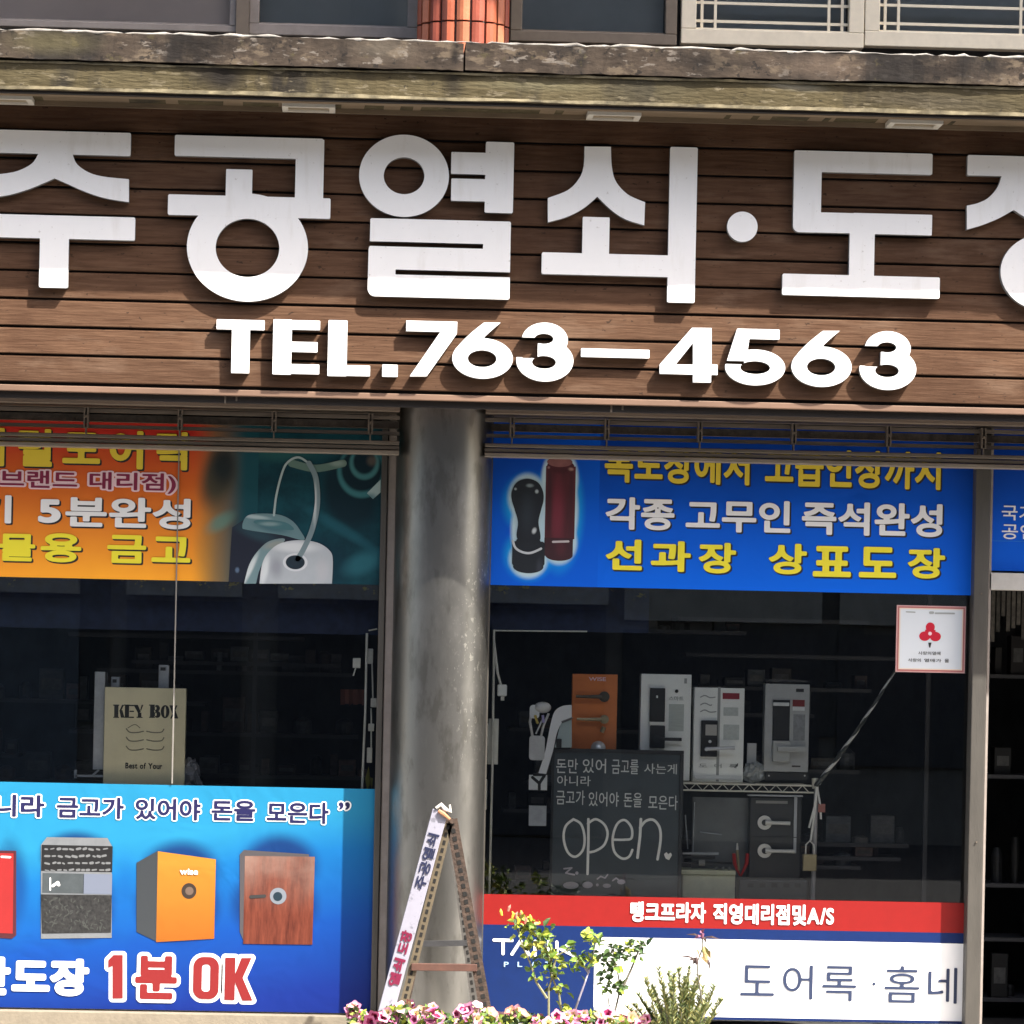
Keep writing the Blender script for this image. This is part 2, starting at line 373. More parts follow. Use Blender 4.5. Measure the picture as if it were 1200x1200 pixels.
def text(parent, body, box, Y, M, w=.02, out=None, shadow=None, sp=0.0, name='lettering', mapf=None, clip_top=None, italic=0):
    """box = x0 y0 x1 y1 in photograph pixels round the bold glyphs; out = (width, material); shadow = (dx, dz px, material)"""
    pad = max(w, out[0] if out else 0, .02) + .05
    T = Text(body, sp).field(pad); bx0, bx1, bz0, bz1 = T.bb; bx0 -= w; bx1 += w; bz0 -= w; bz1 += w
    if mapf is None:
        r0 = P(box[0], box[1], Y); r1 = P(box[2], box[3], Y); l_ = P(box[0], (box[1] + box[3]) / 2, Y); X0 = r0[0]; X1 = r1[0]
        ZT = P((box[0] + box[2]) / 2, box[1], Y)[1]; ZB = P((box[0] + box[2]) / 2, box[3], Y)[1]
        hh = ZT - ZB
        def base(x, z, dx=0, dz=0, dy=0):
            u = (x - bx0) / (bx1 - bx0); v = (z - bz0) / (bz1 - bz0)
            return (X0 + (X1 - X0) * u + dx + italic * v * hh, Y - dy, ZB + hh * v + dz)
    else: base = lambda x, z, dx=0, dz=0, dy=0: mapf((x - bx0) / (bx1 - bx0), (z - bz0) / (bz1 - bz0), dy)
    lays = []
    if shadow: lays.append((w + .012, shadow[2], shadow[0] * K, -shadow[1] * K, 0, name + '_shadow'))
    if out: lays.append((out[0], out[1], 0, 0, .0012, name + '_outline'))
    lays.append((w, M, 0, 0, .0024, name))
    o = None
    for lv, mm, dx, dz, dy, nm in lays:
        lp = contours(T.F, T.x0, T.z0, T.h, lv)
        if lp: o = put(nm, loops_mesh(lp, lambda x, z: base(x, z, dx, dz, dy)), mm, parent)
    return o

# ------------------------------------------------------------------ common materials
white_paint = mat('sign white acrylic', (.84, .835, .825), .4, n=.02, ns=6)
overlay(white_paint, 7, .55, .72, (.66, .63, .58), .4, stretch=(2.2, 1, .35), seed=4); overlay(white_paint, 60, .66, .70, (.45, .42, .38), .5, seed=7)
side_grey = mat('letter side grey', (.2, .2, .2), .5)
wood = mat('stained wood cladding', (.068, .034, .019), .8, n=0, ns=9, stretch=(.55, 3, 7), bump=.3, bs=16, rnd=.17, col2=(.120, .066, .039), spec=.12)
overlay(wood, 14, .6, .72, (.035, .017, .010), .6, stretch=(.25, 2, 9), seed=3)
overlay(wood, 5, .55, .7, (.165, .105, .070), .5, stretch=(.6, 1, 2.2), seed=9)
overlay(wood, 2.2, .50, .68, (.048, .023, .013), .55, stretch=(.8, 1, .25), seed=19); overlay(wood, 55, .655, .68, (.03, .018, .012), .8, stretch=(.5, 1, 1), seed=27)
groove = mat('dark groove', (.012, .009, .008), .9)
LY = -.395
conc_up = mat('weathered concrete upper', (.026, .020, .016), .95, n=0, ns=13, stretch=(.6, 1, 1.4), bump=.35, bs=40, col2=(.068, .051, .038), spec=.2)
overlay(conc_up, 9, .54, .60, (.13, .10, .07), .7, stretch=(.8, 1, 1.6), seed=2); overlay(conc_up, 22, .58, .62, (.20, .175, .15), .6, stretch=(.6, 1, 1.8), seed=14); overlay(conc_up, 4, .50, .60, (.016, .014, .013), .9, stretch=(.9, 1, .4), seed=5); overlay(conc_up, 30, .60, .63, (.015, .013, .012), .8, seed=33); overlay(conc_up, 12, .60, .66, (.08, .068, .03), .45, seed=8)
conc_lo = mat('weathered concrete lower', (.050, .040, .020), .95, n=0, ns=8, stretch=(.45, 1, 2), bump=.6, bs=40, col2=(.086, .068, .036), spec=.2)
overlay(conc_lo, 3.2, .53, .60, (.020, .017, .014), .92, stretch=(.9, 1, .3), seed=1); overlay(conc_lo, 26, .59, .63, (.18, .15, .10), .6, stretch=(.5, 1, 1.6), seed=4); overlay(conc_lo, 40, .62, .65, (.015, .013, .01), .8, stretch=(.6, 1, 1), seed=21)
overlay(conc_lo, 2.5, .45, .7, (.105, .088, .05), .5, stretch=(.6, 1, 1), seed=40)
DKS = (.012, .010, .009)
soft(conc_lo, [(262, 90, 30, 22, 0, .2, 1.3, DKS, .92), (236, 82, 34, 14, 8, .1, 1.3, DKS, .6), (532, 96, 14, 26, 0, .1, 1.3, DKS, .75), (620, 100, 90, 8, 0, .1, 1.2, (.14, .125, .075), .5), (1090, 118, 120, 16, 3, .1, 1.3, (.035, .030, .024), .55), (770, 100, 60, 20, 0, .1, 1.3, (.05, .045, .03), .4), (930, 100, 44, 7, 5, .3, 1.2, (.22, .20, .15), .6)], LY)
soft(conc_up, [(235, 55, 46, 22, 0, .1, 1.3, DKS, .85), (533, 66, 7, 16, 0, .1, 1.2, DKS, .9), (60, 50, 60, 16, 0, .1, 1.3, (.10, .085, .045), .6), (450, 58, 40, 14, 0, .1, 1.3, (.13, .11, .085), .45), (960, 78, 60, 16, 0, .1, 1.3, (.13, .095, .07), .5), (830, 74, 50, 14, 0, .1, 1.3, DKS, .6), (1110, 84, 60, 16, 0, .1, 1.3, DKS, .55)], LY)
conc_edge = mat('pale concrete edge', (.15, .125, .075), .9, n=.6, ns=14)
sealant = mat('white sealant', (.10, .09, .08), .8, n=0, ns=16, col2=(.34, .32, .29))
brown_soffit = mat('olive soffit board', (.16, .115, .07), .8, n=.3, ns=8, stretch=(.3, 1, 1), bump=.2)
header_m = mat('brown grey header', (.14, .108, .082), .6, n=.22, ns=6, stretch=(.3, 1, 2), bump=.2)
alu = mat('dull aluminium frame', (.075, .069, .060), .5, .3, n=.14, ns=7, stretch=(3, 1, .5), bump=.1)
alu_d = mat('dark bronze rail', (.14, .118, .095), .45, .4, n=.25, ns=20, stretch=(.3, 1, 3))
rust = mat('rusty grey steel', (.06, .05, .04), .8, n=0, ns=22, col2=(.15, .12, .09), bump=.5)
black = mat('black plastic', (.012, .012, .013), .35)
dark = mat('dark fittings', (.03, .03, .032), .6, n=.3)
chrome = mat('chrome', (.85, .86, .88), .25, .45)
satin = mat('satin steel', (.72, .71, .68), .4, .3)
brass = mat('aged brass', (.33, .28, .17), .4, .5, n=.15)
v_white = mat('vinyl white', (.80, .80, .80), .5); v_yel = mat('vinyl yellow', (.80, .70, .03), .5); v_shadow = mat('vinyl black', (.012, .012, .016), .5)
v_red = mat('vinyl red', (.185, .006, .007), .5); v_navy = mat('vinyl navy', (.008, .008, .06), .45); v_maroon = mat('vinyl maroon', (.20, .01, .05), .5)
v_pink = mat('vinyl pink', (.78, .56, .60), .5); v_ink = mat('ink navy', (.018, .030, .075), .5); v_soft = mat('print grey', (.33, .35, .34), .6)
paper = mat('paper white', (.72, .74, .74), .6, n=.03); print_dark = mat('print dark', (.02, .02, .02), .6)
glass = glass_mat('window glass', (.975, .985, .98), 1.15)
glass_up = glass_mat('upper window glass', (.9, .92, .92), 1.0)
lock_white = mat('display board white', (.88, .90, .87), .5, n=.05, ns=8); lock_grey = mat('display board grey', (.42, .43, .43), .5, n=.08)
ivory = mat('ivory window frame', (.80, .72, .56), .5, n=.06)
brownfr = mat('brown window frame', (.17, .135, .10), .5, n=.12); greyfr = mat('taupe window frame', (.27, .235, .21), .5, n=.12)

# ------------------------------------------------------------------ the setting: ground, room behind the glass
WY = .66                                                    # plane of the shop glass
pave = mat('pavement stone', (.33, .31, .28), .85, n=.2, ns=5, bump=.3); asph = mat('asphalt', (.045, .045, .047), .9, n=.2, ns=60, bump=.3)
tag(MB().box(-60, 60, -2.2, WY - .02, -.12, 0).build('pavement', pave), kind='structure')
tag(MB().box(-60, 60, -60, -2.35, -.35, -.13).build('road', asph), kind='structure')
tag(MB().box(-60, 60, -2.35, -2.2, -.2, .005).build('kerb', conc_edge), kind='structure')
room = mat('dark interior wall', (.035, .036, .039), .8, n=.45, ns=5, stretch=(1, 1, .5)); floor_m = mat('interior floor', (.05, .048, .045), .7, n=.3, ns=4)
XL, XR = -3.4, 3.4
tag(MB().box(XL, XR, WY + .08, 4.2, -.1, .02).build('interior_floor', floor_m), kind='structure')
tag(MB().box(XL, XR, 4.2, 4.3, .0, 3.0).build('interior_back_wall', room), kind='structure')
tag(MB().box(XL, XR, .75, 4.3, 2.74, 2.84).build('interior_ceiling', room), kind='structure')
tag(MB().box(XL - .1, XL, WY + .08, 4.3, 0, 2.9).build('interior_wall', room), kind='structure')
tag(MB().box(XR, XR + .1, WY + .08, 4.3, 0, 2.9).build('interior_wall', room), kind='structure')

# ------------------------------------------------------------------ building
B = thing('shop_building', 'two-storey shop building with weathered concrete ledge and upper windows above the sign', 'building', (0, .3, 0))
wall_m = mat('upper wall plaster', (.25, .23, .2), .85, n=.15)
zt = lambda px, py, Y: P(px, py, Y)[1]
zU1, zU0 = zt(0, 35, LY - .02), zt(0, 67.5, LY - .02); zL1, zL0 = zt(0, 71, LY), zt(0, 102, LY)
XA, XB = -3.6, 3.6
# upper slab in cast lengths with irregular joint at the pillar
xj = PX(533, LY)
def slab(x0, x1, z0, z1, y0, y1, step=.03, amp=.004, seed=1):
    """a cast length whose arrises wander a few millimetres"""
    rr = random.Random(seed); mb = MB(); n = int((x1 - x0) / step); prev = None; wv = [0] * 4
    for i in range(n + 1):
        x = x0 + (x1 - x0) * i / n; wv = [a * .7 + rr.gauss(0, amp) for a in wv]; k = len(mb.v)
        mb.v += [(x, y0 + wv[0], z0 + wv[1]), (x, y0 + wv[2], z1 + wv[3]), (x, y1, z1), (x, y1, z0)]
        if prev is not None:
            for a in range(4): b_ = (a + 1) % 4; mb.f.append((prev + a, prev + b_, k + b_, k + a)); mb.mi.append(0)
        else: mb.f.append((k, k + 1, k + 2, k + 3)); mb.mi.append(0)
        prev = k
    mb.f.append((prev + 3, prev + 2, prev + 1, prev)); mb.mi.append(0); return mb
slab(XA, xj - .004, zU0, zU1, LY - .02, .3, seed=2, amp=.0012).build('ledge_slab', conc_up, B)
slab(xj + .004, XB, zU0, zU1, LY - .02, .3, seed=3, amp=.0012).build('ledge_slab', conc_up, B)
slab(XA, XB, zL0, zL1, LY, .28, seed=4, amp=.0012).build('ledge_slab', conc_lo, B)
MB().box(XA, XB, LY + .03, .2, zL1, zU0).build('ledge_joint', groove, B)
slab(XA, XB, zL0 - .006, zL0 + .008, LY - .006, LY + .02, seed=5, amp=.0012).build('ledge_arris', conc_edge, B)
slab(XA, XB, zL1 - .007, zL1 + .002, LY - .006, LY + .02, seed=6, amp=.0012).build('ledge_arris', conc_edge, B)
# crinkled sealant bead on the ledge
rr = random.Random(5); pts = []; x = XA
rad = []
while x < XB:
    pts.append((x, LY - .012 + rr.uniform(-.004, .004), zU1 + .002 + rr.uniform(-.005, .004))); rad.append(rr.choice((.002, .004, .006, .008, .009))); x += rr.uniform(.015, .06)
MB().tube(pts, rad, 6).build('sealant_bead', sealant, B, smooth=True)
# soffit under the ledge
MB().box(XA, XB, LY + .06, .02, zL0 + .0, zL0 + .02).build('soffit', brown_soffit, B)
MB().box(XA, XB, -.035, -.008, zL0 - .020, zL0 - .0005).build('soffit_trim', brown_soffit, B)
MB().box(XA, XB, LY + .012, LY + .05, zL0 - .018, zL0 - .008).build('soffit_trim', groove, B)
MB().box(XA, XB, LY + .10, LY + .16, zL0 - .012, zL0 - .001).build('soffit_trim', brown_soffit, B)
# wall behind the sign and over the shop, upper storey
MB().box(XA, XB, .30, .55, 2.85, zL0).build('wall', wall_m, B)
UY = .35
zwb = zt(0, 36, UY) - .06
MB().box(XA, XB, UY + .12, UY + .35, zwb, 6.6).build('wall', mat('upper room dark', (.05, .05, .05), .9), B)
MB().box(XA, XB, UY - .03, UY + .10, zU1 - .05, zwb + .0).build('window_sill', greyfr, B)
MB().box(XA - 1, XB + 1, -1.25, 1.0, 6.75, 6.95).build('added_overhang', conc_lo, B)  # unseen slab added above the view to shade the upper windows
MB().box(XA, XB, 3.0, 3.2, 2.9, 6.7).build('wall', wall_m, B)
# sloping header fascia above the shutters
hz1 = zt(600, 476, .1); hz0 = zt(600, 488, .5)
# ---- upper windows: (x0, x1, sill px, frame material, frame px, lattice)
def window(x0, x1, yb, fm, lat, fw=10, yin=8):
    rz = zt((x0 + x1) / 2, yb, UY); X0, X1 = PX(x0, UY), PX(x1, UY); top = rz + 1.15; fwm = fw * K; fh = yin * K
    mb = MB().box(X0, X1, UY - .02, UY + .05, rz, rz + fh).box(X0, X1, UY - .02, UY + .05, top - fh, top)
    mb.box(X0, X0 + fwm, UY - .02, UY + .05, rz + fh, top - fh).box(X1 - fwm, X1, UY - .02, UY + .05, rz + fh, top - fh)
    w_ = mb.build('window', fm, B, bevel=.004)
    s = MB().box(X0 + fwm, X1 - fwm, UY + .0, UY + .012, rz + fh, rz + fh + .008).build('sash_line', fm, w_)
    MB().box(X0 + fwm, X1 - fwm, UY + .03, UY + .036, rz + fh, top - fh).build('pane', glass_up, w_)
    MB().box(X0 + fwm, X1 - fwm, UY + .10, UY + .11, rz + fh, top - fh).build('pane_backing', mat('added pane backing %d' % int(x0 < 100), (.85, .66, .58) if x0 < 100 else (.30, .31, .32), .8, n=.12, ns=2), w_)  # added sheet; far-left one carries the pane's pinkish reflection in its colour
    if lat:
        L = MB(); a, b_ = X0 + fwm, X1 - fwm
        for dx in (.030, .095): 
            for xx in (a + dx * .9, b_ - dx * .9): L.box(xx - .006, xx + .006, UY + .012, UY + .024, rz + fh, top - fh)
        for dz in (.04, .12): L.box(a, b_, UY + .014, UY + .022, rz + fh + dz - .006, rz + fh + dz + .006)
        L.build('lattice', ivory, w_)
window(-130, 265, 33, greyfr, 0, 8, 8); window(280, 477, 43, greyfr, 0, 12, 13)
window(586, 781, 51, brownfr, 0, 14, 13); window(786, 1000, 54, ivory, 1, 18, 18); window(1001, 1225, 57, ivory, 1, 18, 18)
MB().box(PX(265, UY), PX(280, UY), UY - .05, UY + .06, zwb, zwb + 1.2).build('window_post', brownfr, B)
MB().box(XA, PX(480, UY), UY - .06, UY - .03, zwb + .02, zwb + .045).build('window_track', satin, B)
MB().box(PX(781, UY), XB, UY - .07, UY - .03, zwb - .03, zwb + .035).build('window_track', greyfr, B)
# ribbed clay-tile pillar
TP = thing('tiled_pillar', 'round pillar faced with ribbed orange clay tiles between the upper windows', 'pillar', (PX(531, 0), .02, zU1))
cx = PX(531, .05); pr = 52 * K; cyl = .06
MB().tube([(cx, cyl, zU1 - .02), (cx, cyl, 6.7)], pr - .012, 32).build('core', mat('dark mortar', (.07, .05, .045), .9), TP)
tile_m = [mat('clay tile %d' % i, c, .45, n=.15, ns=10, bump=.1, rnd=.12) for i, c in enumerate(((.34, .085, .040), (.42, .13, .060), (.27, .065, .038)))]
zj = zt(531, 24, cyl - pr)
for row, (za, zb) in enumerate(((zU1 - .01, zj - .004), (zj + .004, zj + .26), (zj + .268, zj + .53))):
    for k in range(9):
        a0 = math.pi * (k / 9) + math.pi; a1 = a0 + math.pi / 9 - .06; mb = MB(); ring = []
        for j in range(5):
            a = a0 + (a1 - a0) * j / 4; r = pr + (0, .006, .010, .006, 0)[j]; ring.append((cx + r * math.cos(a), cyl + r * math.sin(a)))
        for (xa, ya), (xb, yb) in zip(ring, ring[1:]): mb.face([(xa, ya, za), (xb, yb, za), (xb, yb, zb), (xa, ya, zb)])
        inn = [(cx + (pr - .02) * math.cos(a), cyl + (pr - .02) * math.sin(a)) for a in (a1, a0)]
        loop = ring + inn
        for q in (3, 4, 5): 
            (xa, ya), (xb, yb) = loop[(q + 1) % 7], loop[(q + 2) % 7]; mb.face([(xa, ya, za), (xb, yb, za), (xb, yb, zb), (xa, ya, zb)])
        mb.face([(x, y, zb) for x, y in loop]); mb.face([(x, y, za) for x, y in reversed(loop)])
        mb.build('tile', tile_m[(k * 7 + row * 3) % 3], TP)

# ---- soffit lights
def downlight(px, lab):
    X0, X1 = PX(px - 31, -.1), PX(px + 31, -.1); y0, y1 = -.20, -.03; z1 = zL0 - .001; z0 = z1 - .02
    t = thing('soffit_light', lab, 'light', ((X0 + X1) / 2, (y0 + y1) / 2, z0), 'flat lights under the concrete ledge')
    f = .025; MB().box(X0, X1, y0, y0 + f, z0, z1).box(X0, X1, y1 - f, y1, z0, z1).box(X0, X0 + f, y0 + f, y1 - f, z0, z1).box(X1 - f, X1, y0 + f, y1 - f, z0, z1).build('frame', mat('light frame', (.6, .57, .5), .5), t)
    MB().box(X0 + f, X1 - f, y0 + f, y1 - f, z0 + .008, z1).build('lens', mat('light lens', (.28, .22, .14), .3), t)
for px, lab in ((-2, 'flat square soffit light above the letters at the far left corner of the sign'), (352, 'flat square soffit light over the gap after the second big letter'),
                (709, 'flat square soffit light above the letter between the ring and the dot'), (1061, 'flat square soffit light above the letter right of the white dot')): downlight(px, lab)

# ------------------------------------------------------------------ wooden sign
S = thing('shop_sign', 'dark wooden plank signboard with big white Korean letters and a telephone number', 'sign', (0, 0, 2.75))
MB().box(XA, XB, .022, .06, zt(600, 485, 0) + .02, zL0 - .001).build('backing_panel', groove, S)
rows = [123 + 0] + [156.7 + 32.85 * i for i in range(10)]
zr = [zt(160, y, 0) for y in rows]; zr[0] = zL0 - .002
pieces = {}
for i in range(10):
    z1, z0 = zr[i], zr[i + 1] + .009
    # shiplap profile: face leans out slightly to the lower edge
    mb = MB(); k0 = [(0.006, z1), (-.001, z1 - .006), (-.005, z0 + .003), (-.003, z0), (.02, z0), (.02, z1)]
    for x in (XA, XB): mb.v += [(x, y, z) for y, z in k0]
    for a in range(6): b_ = (a + 1) % 6; mb.f.append((a, b_, b_ + 6, a + 6)); mb.mi.append(0)
    mb.f += [tuple(range(6)), tuple(reversed(range(6, 12)))]; mb.mi += [0, 0]
    mb.build('plank', wood, S)
zb = zr[10]
MB().box(XA, XB, -.004, .62, zb - .032, zb - .006).build('bottom_trim', mat('bottom trim wood', (.17, .10, .065), .6, n=.2, ns=8, stretch=(.3, 1, 1)), S, bevel=.003)
# letters
LF = -.045
def letter(sh, label, back=-.004):
    me = sh.mesh(back=back); me.materials.append(white_paint); me.materials.append(side_grey)
    n = [1 if abs(p.normal.y) < .5 else 0 for p in me.polygons]; me.polygons.foreach_set('material_index', n)
    o = put('letter', me, None, S); 
    bv = o.modifiers.new('bevel', 'BEVEL'); bv.width = .0022; bv.segments = 1; bv.limit_method = 'ANGLE'; bv.angle_limit = math.radians(60)
    o['label'] = label; return o
sm = smooth
letter(Shape(LF).rect(-30, 151, 153, 183, rad=2).poly(sm([(85, 180), (90, 192), (104, 202), (122, 207), (151, 210)]) + sm([(151, 237), (122, 232), (98, 224), (80, 216), (64, 209)]) + sm([(64, 209), (48, 216), (30, 223), (8, 229), (-22, 233)]) + sm([(-22, 206), (8, 203), (24, 199), (38, 191), (45, 180)]))
       .rect(-30, 250, 158, 282, rad=2).rect(47, 270, 79.5, 337.5, rad=2), 'white letter ju cut by the left edge')
letter(Shape(LF).rect(205, 158, 378.5, 187, rad=2).rect(347, 163, 378.5, 240).rect(265, 198, 295, 240, rad=1).rect(197, 227.5, 387, 256.5, rad=2).ell(290, 290, 70.5, 63).ell(290, 290.5, 37, 34, True), 'white letter gong')
letter(Shape(LF).ell(473.5, 206, 52.5, 48).ell(473.5, 206, 23.7, 21.5, True).rect(529, 178, 580, 205, rad=1).rect(529, 209, 580, 236.5, rad=1).rect(569.5, 166, 601, 250, rad=2)
       .rect(434, 255.5, 598, 300, rad=2).rect(432, 284, 597, 351, rad=9).rect(500, 284, 597, 351, rad=2).rect(420, 282.2, 566, 291.5, True).rect(463.5, 315.8, 620, 325.5, True), 'white letter yeol')
letter(Shape(LF).poly(sm([(685, 171.5), (684, 195), (678, 210), (665, 223), (642, 232)]) + sm([(642, 260.5), (665, 254), (684, 244), (700, 230.5)]) + sm([(700, 230.5), (716, 246), (733, 257), (755, 264)]) + sm([(756, 237), (736, 228), (722, 213), (717, 195), (716, 172)]))
       .rect(683, 254, 713.5, 305, rad=1).rect(635, 295.5, 792, 325, rad=2).rect(785.5, 172, 814, 355, rad=2), 'white letter soe')
letter(Shape(LF).ell(870, 265.7, 18, 17.8), 'white round dot')
letter(Shape(LF).rect(931, 176, 1092.5, 205, rad=2).rect(931, 176, 961.5, 272.8, rad=8).rect(931, 176, 961.5, 230, rad=2).rect(931, 248, 1092, 276, rad=8).rect(1000, 249.4, 1092, 276, rad=1).rect(996, 265, 1024, 330).rect(917, 320.5, 1101, 350, rad=2), 'white letter do')
letter(Shape(LF).rect(1134, 181.5, 1268, 209, rad=2).poly(sm([(1174, 200), (1173, 209), (1168, 221), (1158, 232), (1146, 238), (1133, 241)]) + sm([(1133, 269), (1150, 264), (1170, 256), (1188, 246)]) + sm([(1188, 246), (1205, 257), (1225, 266), (1245, 271)]) + [(1245, 244), (1215, 232), (1204, 212), (1203, 202)])
       .ell(1228, 319, 56, 46).ell(1228, 319, 25, 21, True).rect(1272, 175, 1302, 290, rad=2), 'white letter jang cut by the right edge')
L2 = -.045
def tel(sh, lab): letter(sh, lab)
tel(Shape(L2).rect(254, 374, 310, 387, rad=1).rect(272, 378, 292, 437.5, rad=1), 'white letter T of the telephone line')
tel(Shape(L2).rect(320.5, 374, 341, 439, rad=1).rect(320.5, 374.5, 375, 387, rad=1).rect(330, 400, 372, 413, rad=1).rect(320.5, 426, 374, 438.7, rad=1), 'white letter E')
tel(Shape(L2).rect(385, 375, 406, 441, rad=1).rect(385, 427.3, 433.5, 441, rad=1), 'white letter L')
tel(Shape(L2).rect(448, 427, 466, 441.7, rad=1), 'white full stop')
tel(Shape(L2).poly([(476, 375.5), (536, 377), (535.5, 391), (500, 441), (480, 441), (516, 389), (476, 388)]), 'white figure 7')
def six(dx, dy, lab):
    q = lambda L: [(a + dx, b + dy) for a, b in L]
    tel(Shape(L2).ell(565.5 + dx, 420 + dy, 35.5, 23.7).poly(q(sm([(567, 378), (552, 390), (538, 404), (531, 416)]) + [(560, 420), (580, 412)] + sm([(572, 402), (567, 397), (573, 390), (587, 378)]))).ell(565 + dx, 420.3 + dy, 16.7, 9.8, True), lab)
def three(dx, dy, lab):
    tel(Shape(L2).ell(638.5 + dx, 398.5 + dy, 27, 20.5).ell(638.5 + dx, 422.5 + dy, 33.5, 24.5).rect(600 + dx, 397.5 + dy, 630 + dx, 419 + dy, True).ell(637.5 + dx, 397 + dy, 11, 6, True).rect(605 + dx, 395 + dy, 638 + dx, 402.5 + dy, True)
        .ell(637.5 + dx, 424.5 + dy, 14, 7.5, True).rect(612 + dx, 417.5 + dy, 634 + dx, 420 + dy, True), lab)
six(0, 0, 'first white figure 6'); three(0, 0, 'first white figure 3')
tel(Shape(L2).rect(681, 408, 761, 420, rad=1), 'white dash')
tel(Shape(L2).poly([(811, 384), (834, 384.3), (834, 427), (841, 427.2), (841, 439.5), (833.5, 439.3), (833.3, 448.3), (812, 448), (812, 439), (773, 438), (773, 427)]).poly([(792, 427), (812, 427.3), (812, 402)], True), 'white figure 4')
tel(Shape(L2).rect(864, 385, 913.5, 398, rad=1).poly([(864, 385), (880, 385.5), (876, 412), (870, 424), (852, 422.5)]).ell(885, 430.5, 35.3, 21).ell(885, 430.8, 17.5, 7.6, True).rect(845, 422.5, 872, 427, True), 'white figure 5')
six(397.3, 9.7, 'second white figure 6'); three(402, 10, 'second white figure 3')

# ------------------------------------------------------------------ steel column
CY = .58; ccx = P(515, 800, CY)[0]; cr = 57 * K * 1.02
steel = mat('brushed stainless cladding', (.23, .225, .21), .34, .96, n=.14, ns=2.5, stretch=(1, 1, .3), bump=.02, bs=30)
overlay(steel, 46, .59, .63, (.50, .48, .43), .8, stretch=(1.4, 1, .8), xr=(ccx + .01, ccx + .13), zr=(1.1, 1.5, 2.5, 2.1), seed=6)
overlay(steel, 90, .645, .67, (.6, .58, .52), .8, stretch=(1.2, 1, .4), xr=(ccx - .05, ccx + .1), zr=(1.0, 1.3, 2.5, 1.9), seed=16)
overlay(steel, 12, .52, .60, (.13, .125, .11), .55, stretch=(1, 1, .35), seed=23); overlay(steel, 5, .5, .66, (.36, .35, .325), .5, stretch=(1.4, 1, .5), seed=31); overlay(steel, 6, .5, .7, (.20, .195, .18), .4, stretch=(1, 1, .5), seed=12)
C = thing('steel_column', 'round stainless steel clad column with scuffs between the two display windows', 'column', (ccx, CY, 0))
me = MB().tube([(ccx, CY, 0), (ccx, CY, .9), (ccx, CY, 2.0), (ccx, CY, zb - .033)], cr, 64).mesh(); 
col = put('cladding', me, steel, C, smooth=True); es = col.modifiers.new('split', 'EDGE_SPLIT'); es.split_angle = math.radians(50)
MB().tube([(ccx, CY, 0), (ccx, CY, .07)], cr + .012, 48).build('base_ring', alu, C)
MB().box(ccx + cr - .02, ccx + cr + .004, CY - .012, CY + .02, .07, zb - .04).build('seam_strip', alu, C)

# ------------------------------------------------------------------ header, rails over the windows
def header(x0, x1, lab, sgn):
    t = thing('shutter_header', lab, 'shutter', ((PX(x0, .5) + PX(x1, .5)) / 2, .5, 2.6))
    xm = (x0 + x1) / 2; A, B_ = PX(x0, .5), PX(x1, .5); dz = lambda y: zt(600, y, .5)
    MB().box(A, B_, .40, .64, dz(487), zb - .033).build('fascia', header_m, t, bevel=.003)
    MB().box(A, B_, .46, .49, dz(495.5), dz(491)).build('angle_rail', alu_d, t, bevel=.001)
    MB().box(A, B_, .52, .56, dz(505), dz(496.5)).build('shutter_slat', rust, t)
    MB().box(A, B_, .47, .50, dz(513.5), dz(509.5)).build('thin_rail', alu_d, t, bevel=.001)
    for a, b_ in ((521, 525.5), (526.5, 531), (532, 537)): MB().box(A, B_, .43 + .008 * (b_ == 531), .50, dz(b_), dz(a)).build('bottom_rail', alu_d if b_ != 537 else mat('bright rail edge', (.25, .215, .175), .45, .4, n=.2, ns=30, stretch=(.3, 1, 2)), t, bevel=.003)
    for x in sgn:
        X = PX(x, .45); mb = MB().box(X - .011, X - .004, .42, .47, dz(514), dz(490)).box(X + .004, X + .011, .42, .47, dz(514), dz(490)).box(X - .012, X + .012, .44, .475, dz(509), dz(505)).box(X - .003, X + .003, .425, .47, dz(522), dz(513))
        mb.build('bracket', alu_d, t)
        MB().tube([(X, .415, dz(501)), (X, .43, dz(501))], .006, 8).build('bolt', rust, t)
header(-260, 466, 'bronze shutter rails and brackets over the left display window', (-20, 99, 209, 319, 432))
header(566, 1330, 'bronze shutter rails and brackets over the right display window and doorway', (598, 709, 818, 928, 1039, 1150))
for px, lab in ((268, 'small rusty clip hanging under the signboard left of the column'), (720, 'small rusty clip hanging under the signboard right of the column'), (765, None)):
    if lab:
        X = PX(px, .05); t = thing('clip', lab, 'clip', (X, .05, zb - .06))
        MB().box(X - .028, X - .020, .02, .06, zb - .062, zb - .032).box(X + .02, X + .028, .02, .06, zb - .052, zb - .032).build('strap', rust, t)
        MB().tube([(X - .03, .03, zb - .045), (X + .03, .03, zb - .04)], .006, 8).build('pin', satin, t)

# ------------------------------------------------------------------ display windows
FR = .035
def dwin(x0, x1, lab, parts, ybot=1190):
    t = thing('display_window', lab, 'window', ((PX(x0, WY) + PX(x1, WY)) / 2, WY, .08)); X0, X1 = P(x0, 800, WY)[0], P(x1, 800, WY)[0]; z1 = zt(600, 490, WY); z0 = .08
    g = MB().box(X0, X1, WY, WY + .006, z0, z1).build('pane', glass, t) if not parts else None
    for a, b_ in parts: MB().box(P(a, 800, WY)[0], P(b_, 800, WY)[0], WY, WY + .006, z0, z1).build('pane', glass, t)
    return t
WL = dwin(-260, 441, 'left display window with a vertical glass joint beside the steel column', ((-260, 203.5), (204.6, 441)))
WR = dwin(569, 1136, 'right display window between the column and the doorway', ((569, 1136),))
z1f = zt(600, 489, WY)
def post(t, x0, x1, y0, y1, M=alu, name='frame_post', z0=.0, b=.003):
    MB().box(P(x0, 800, y0)[0], P(x1, 800, y0)[0], y0, y1, z0, z1f).build(name, M, t, bevel=b)
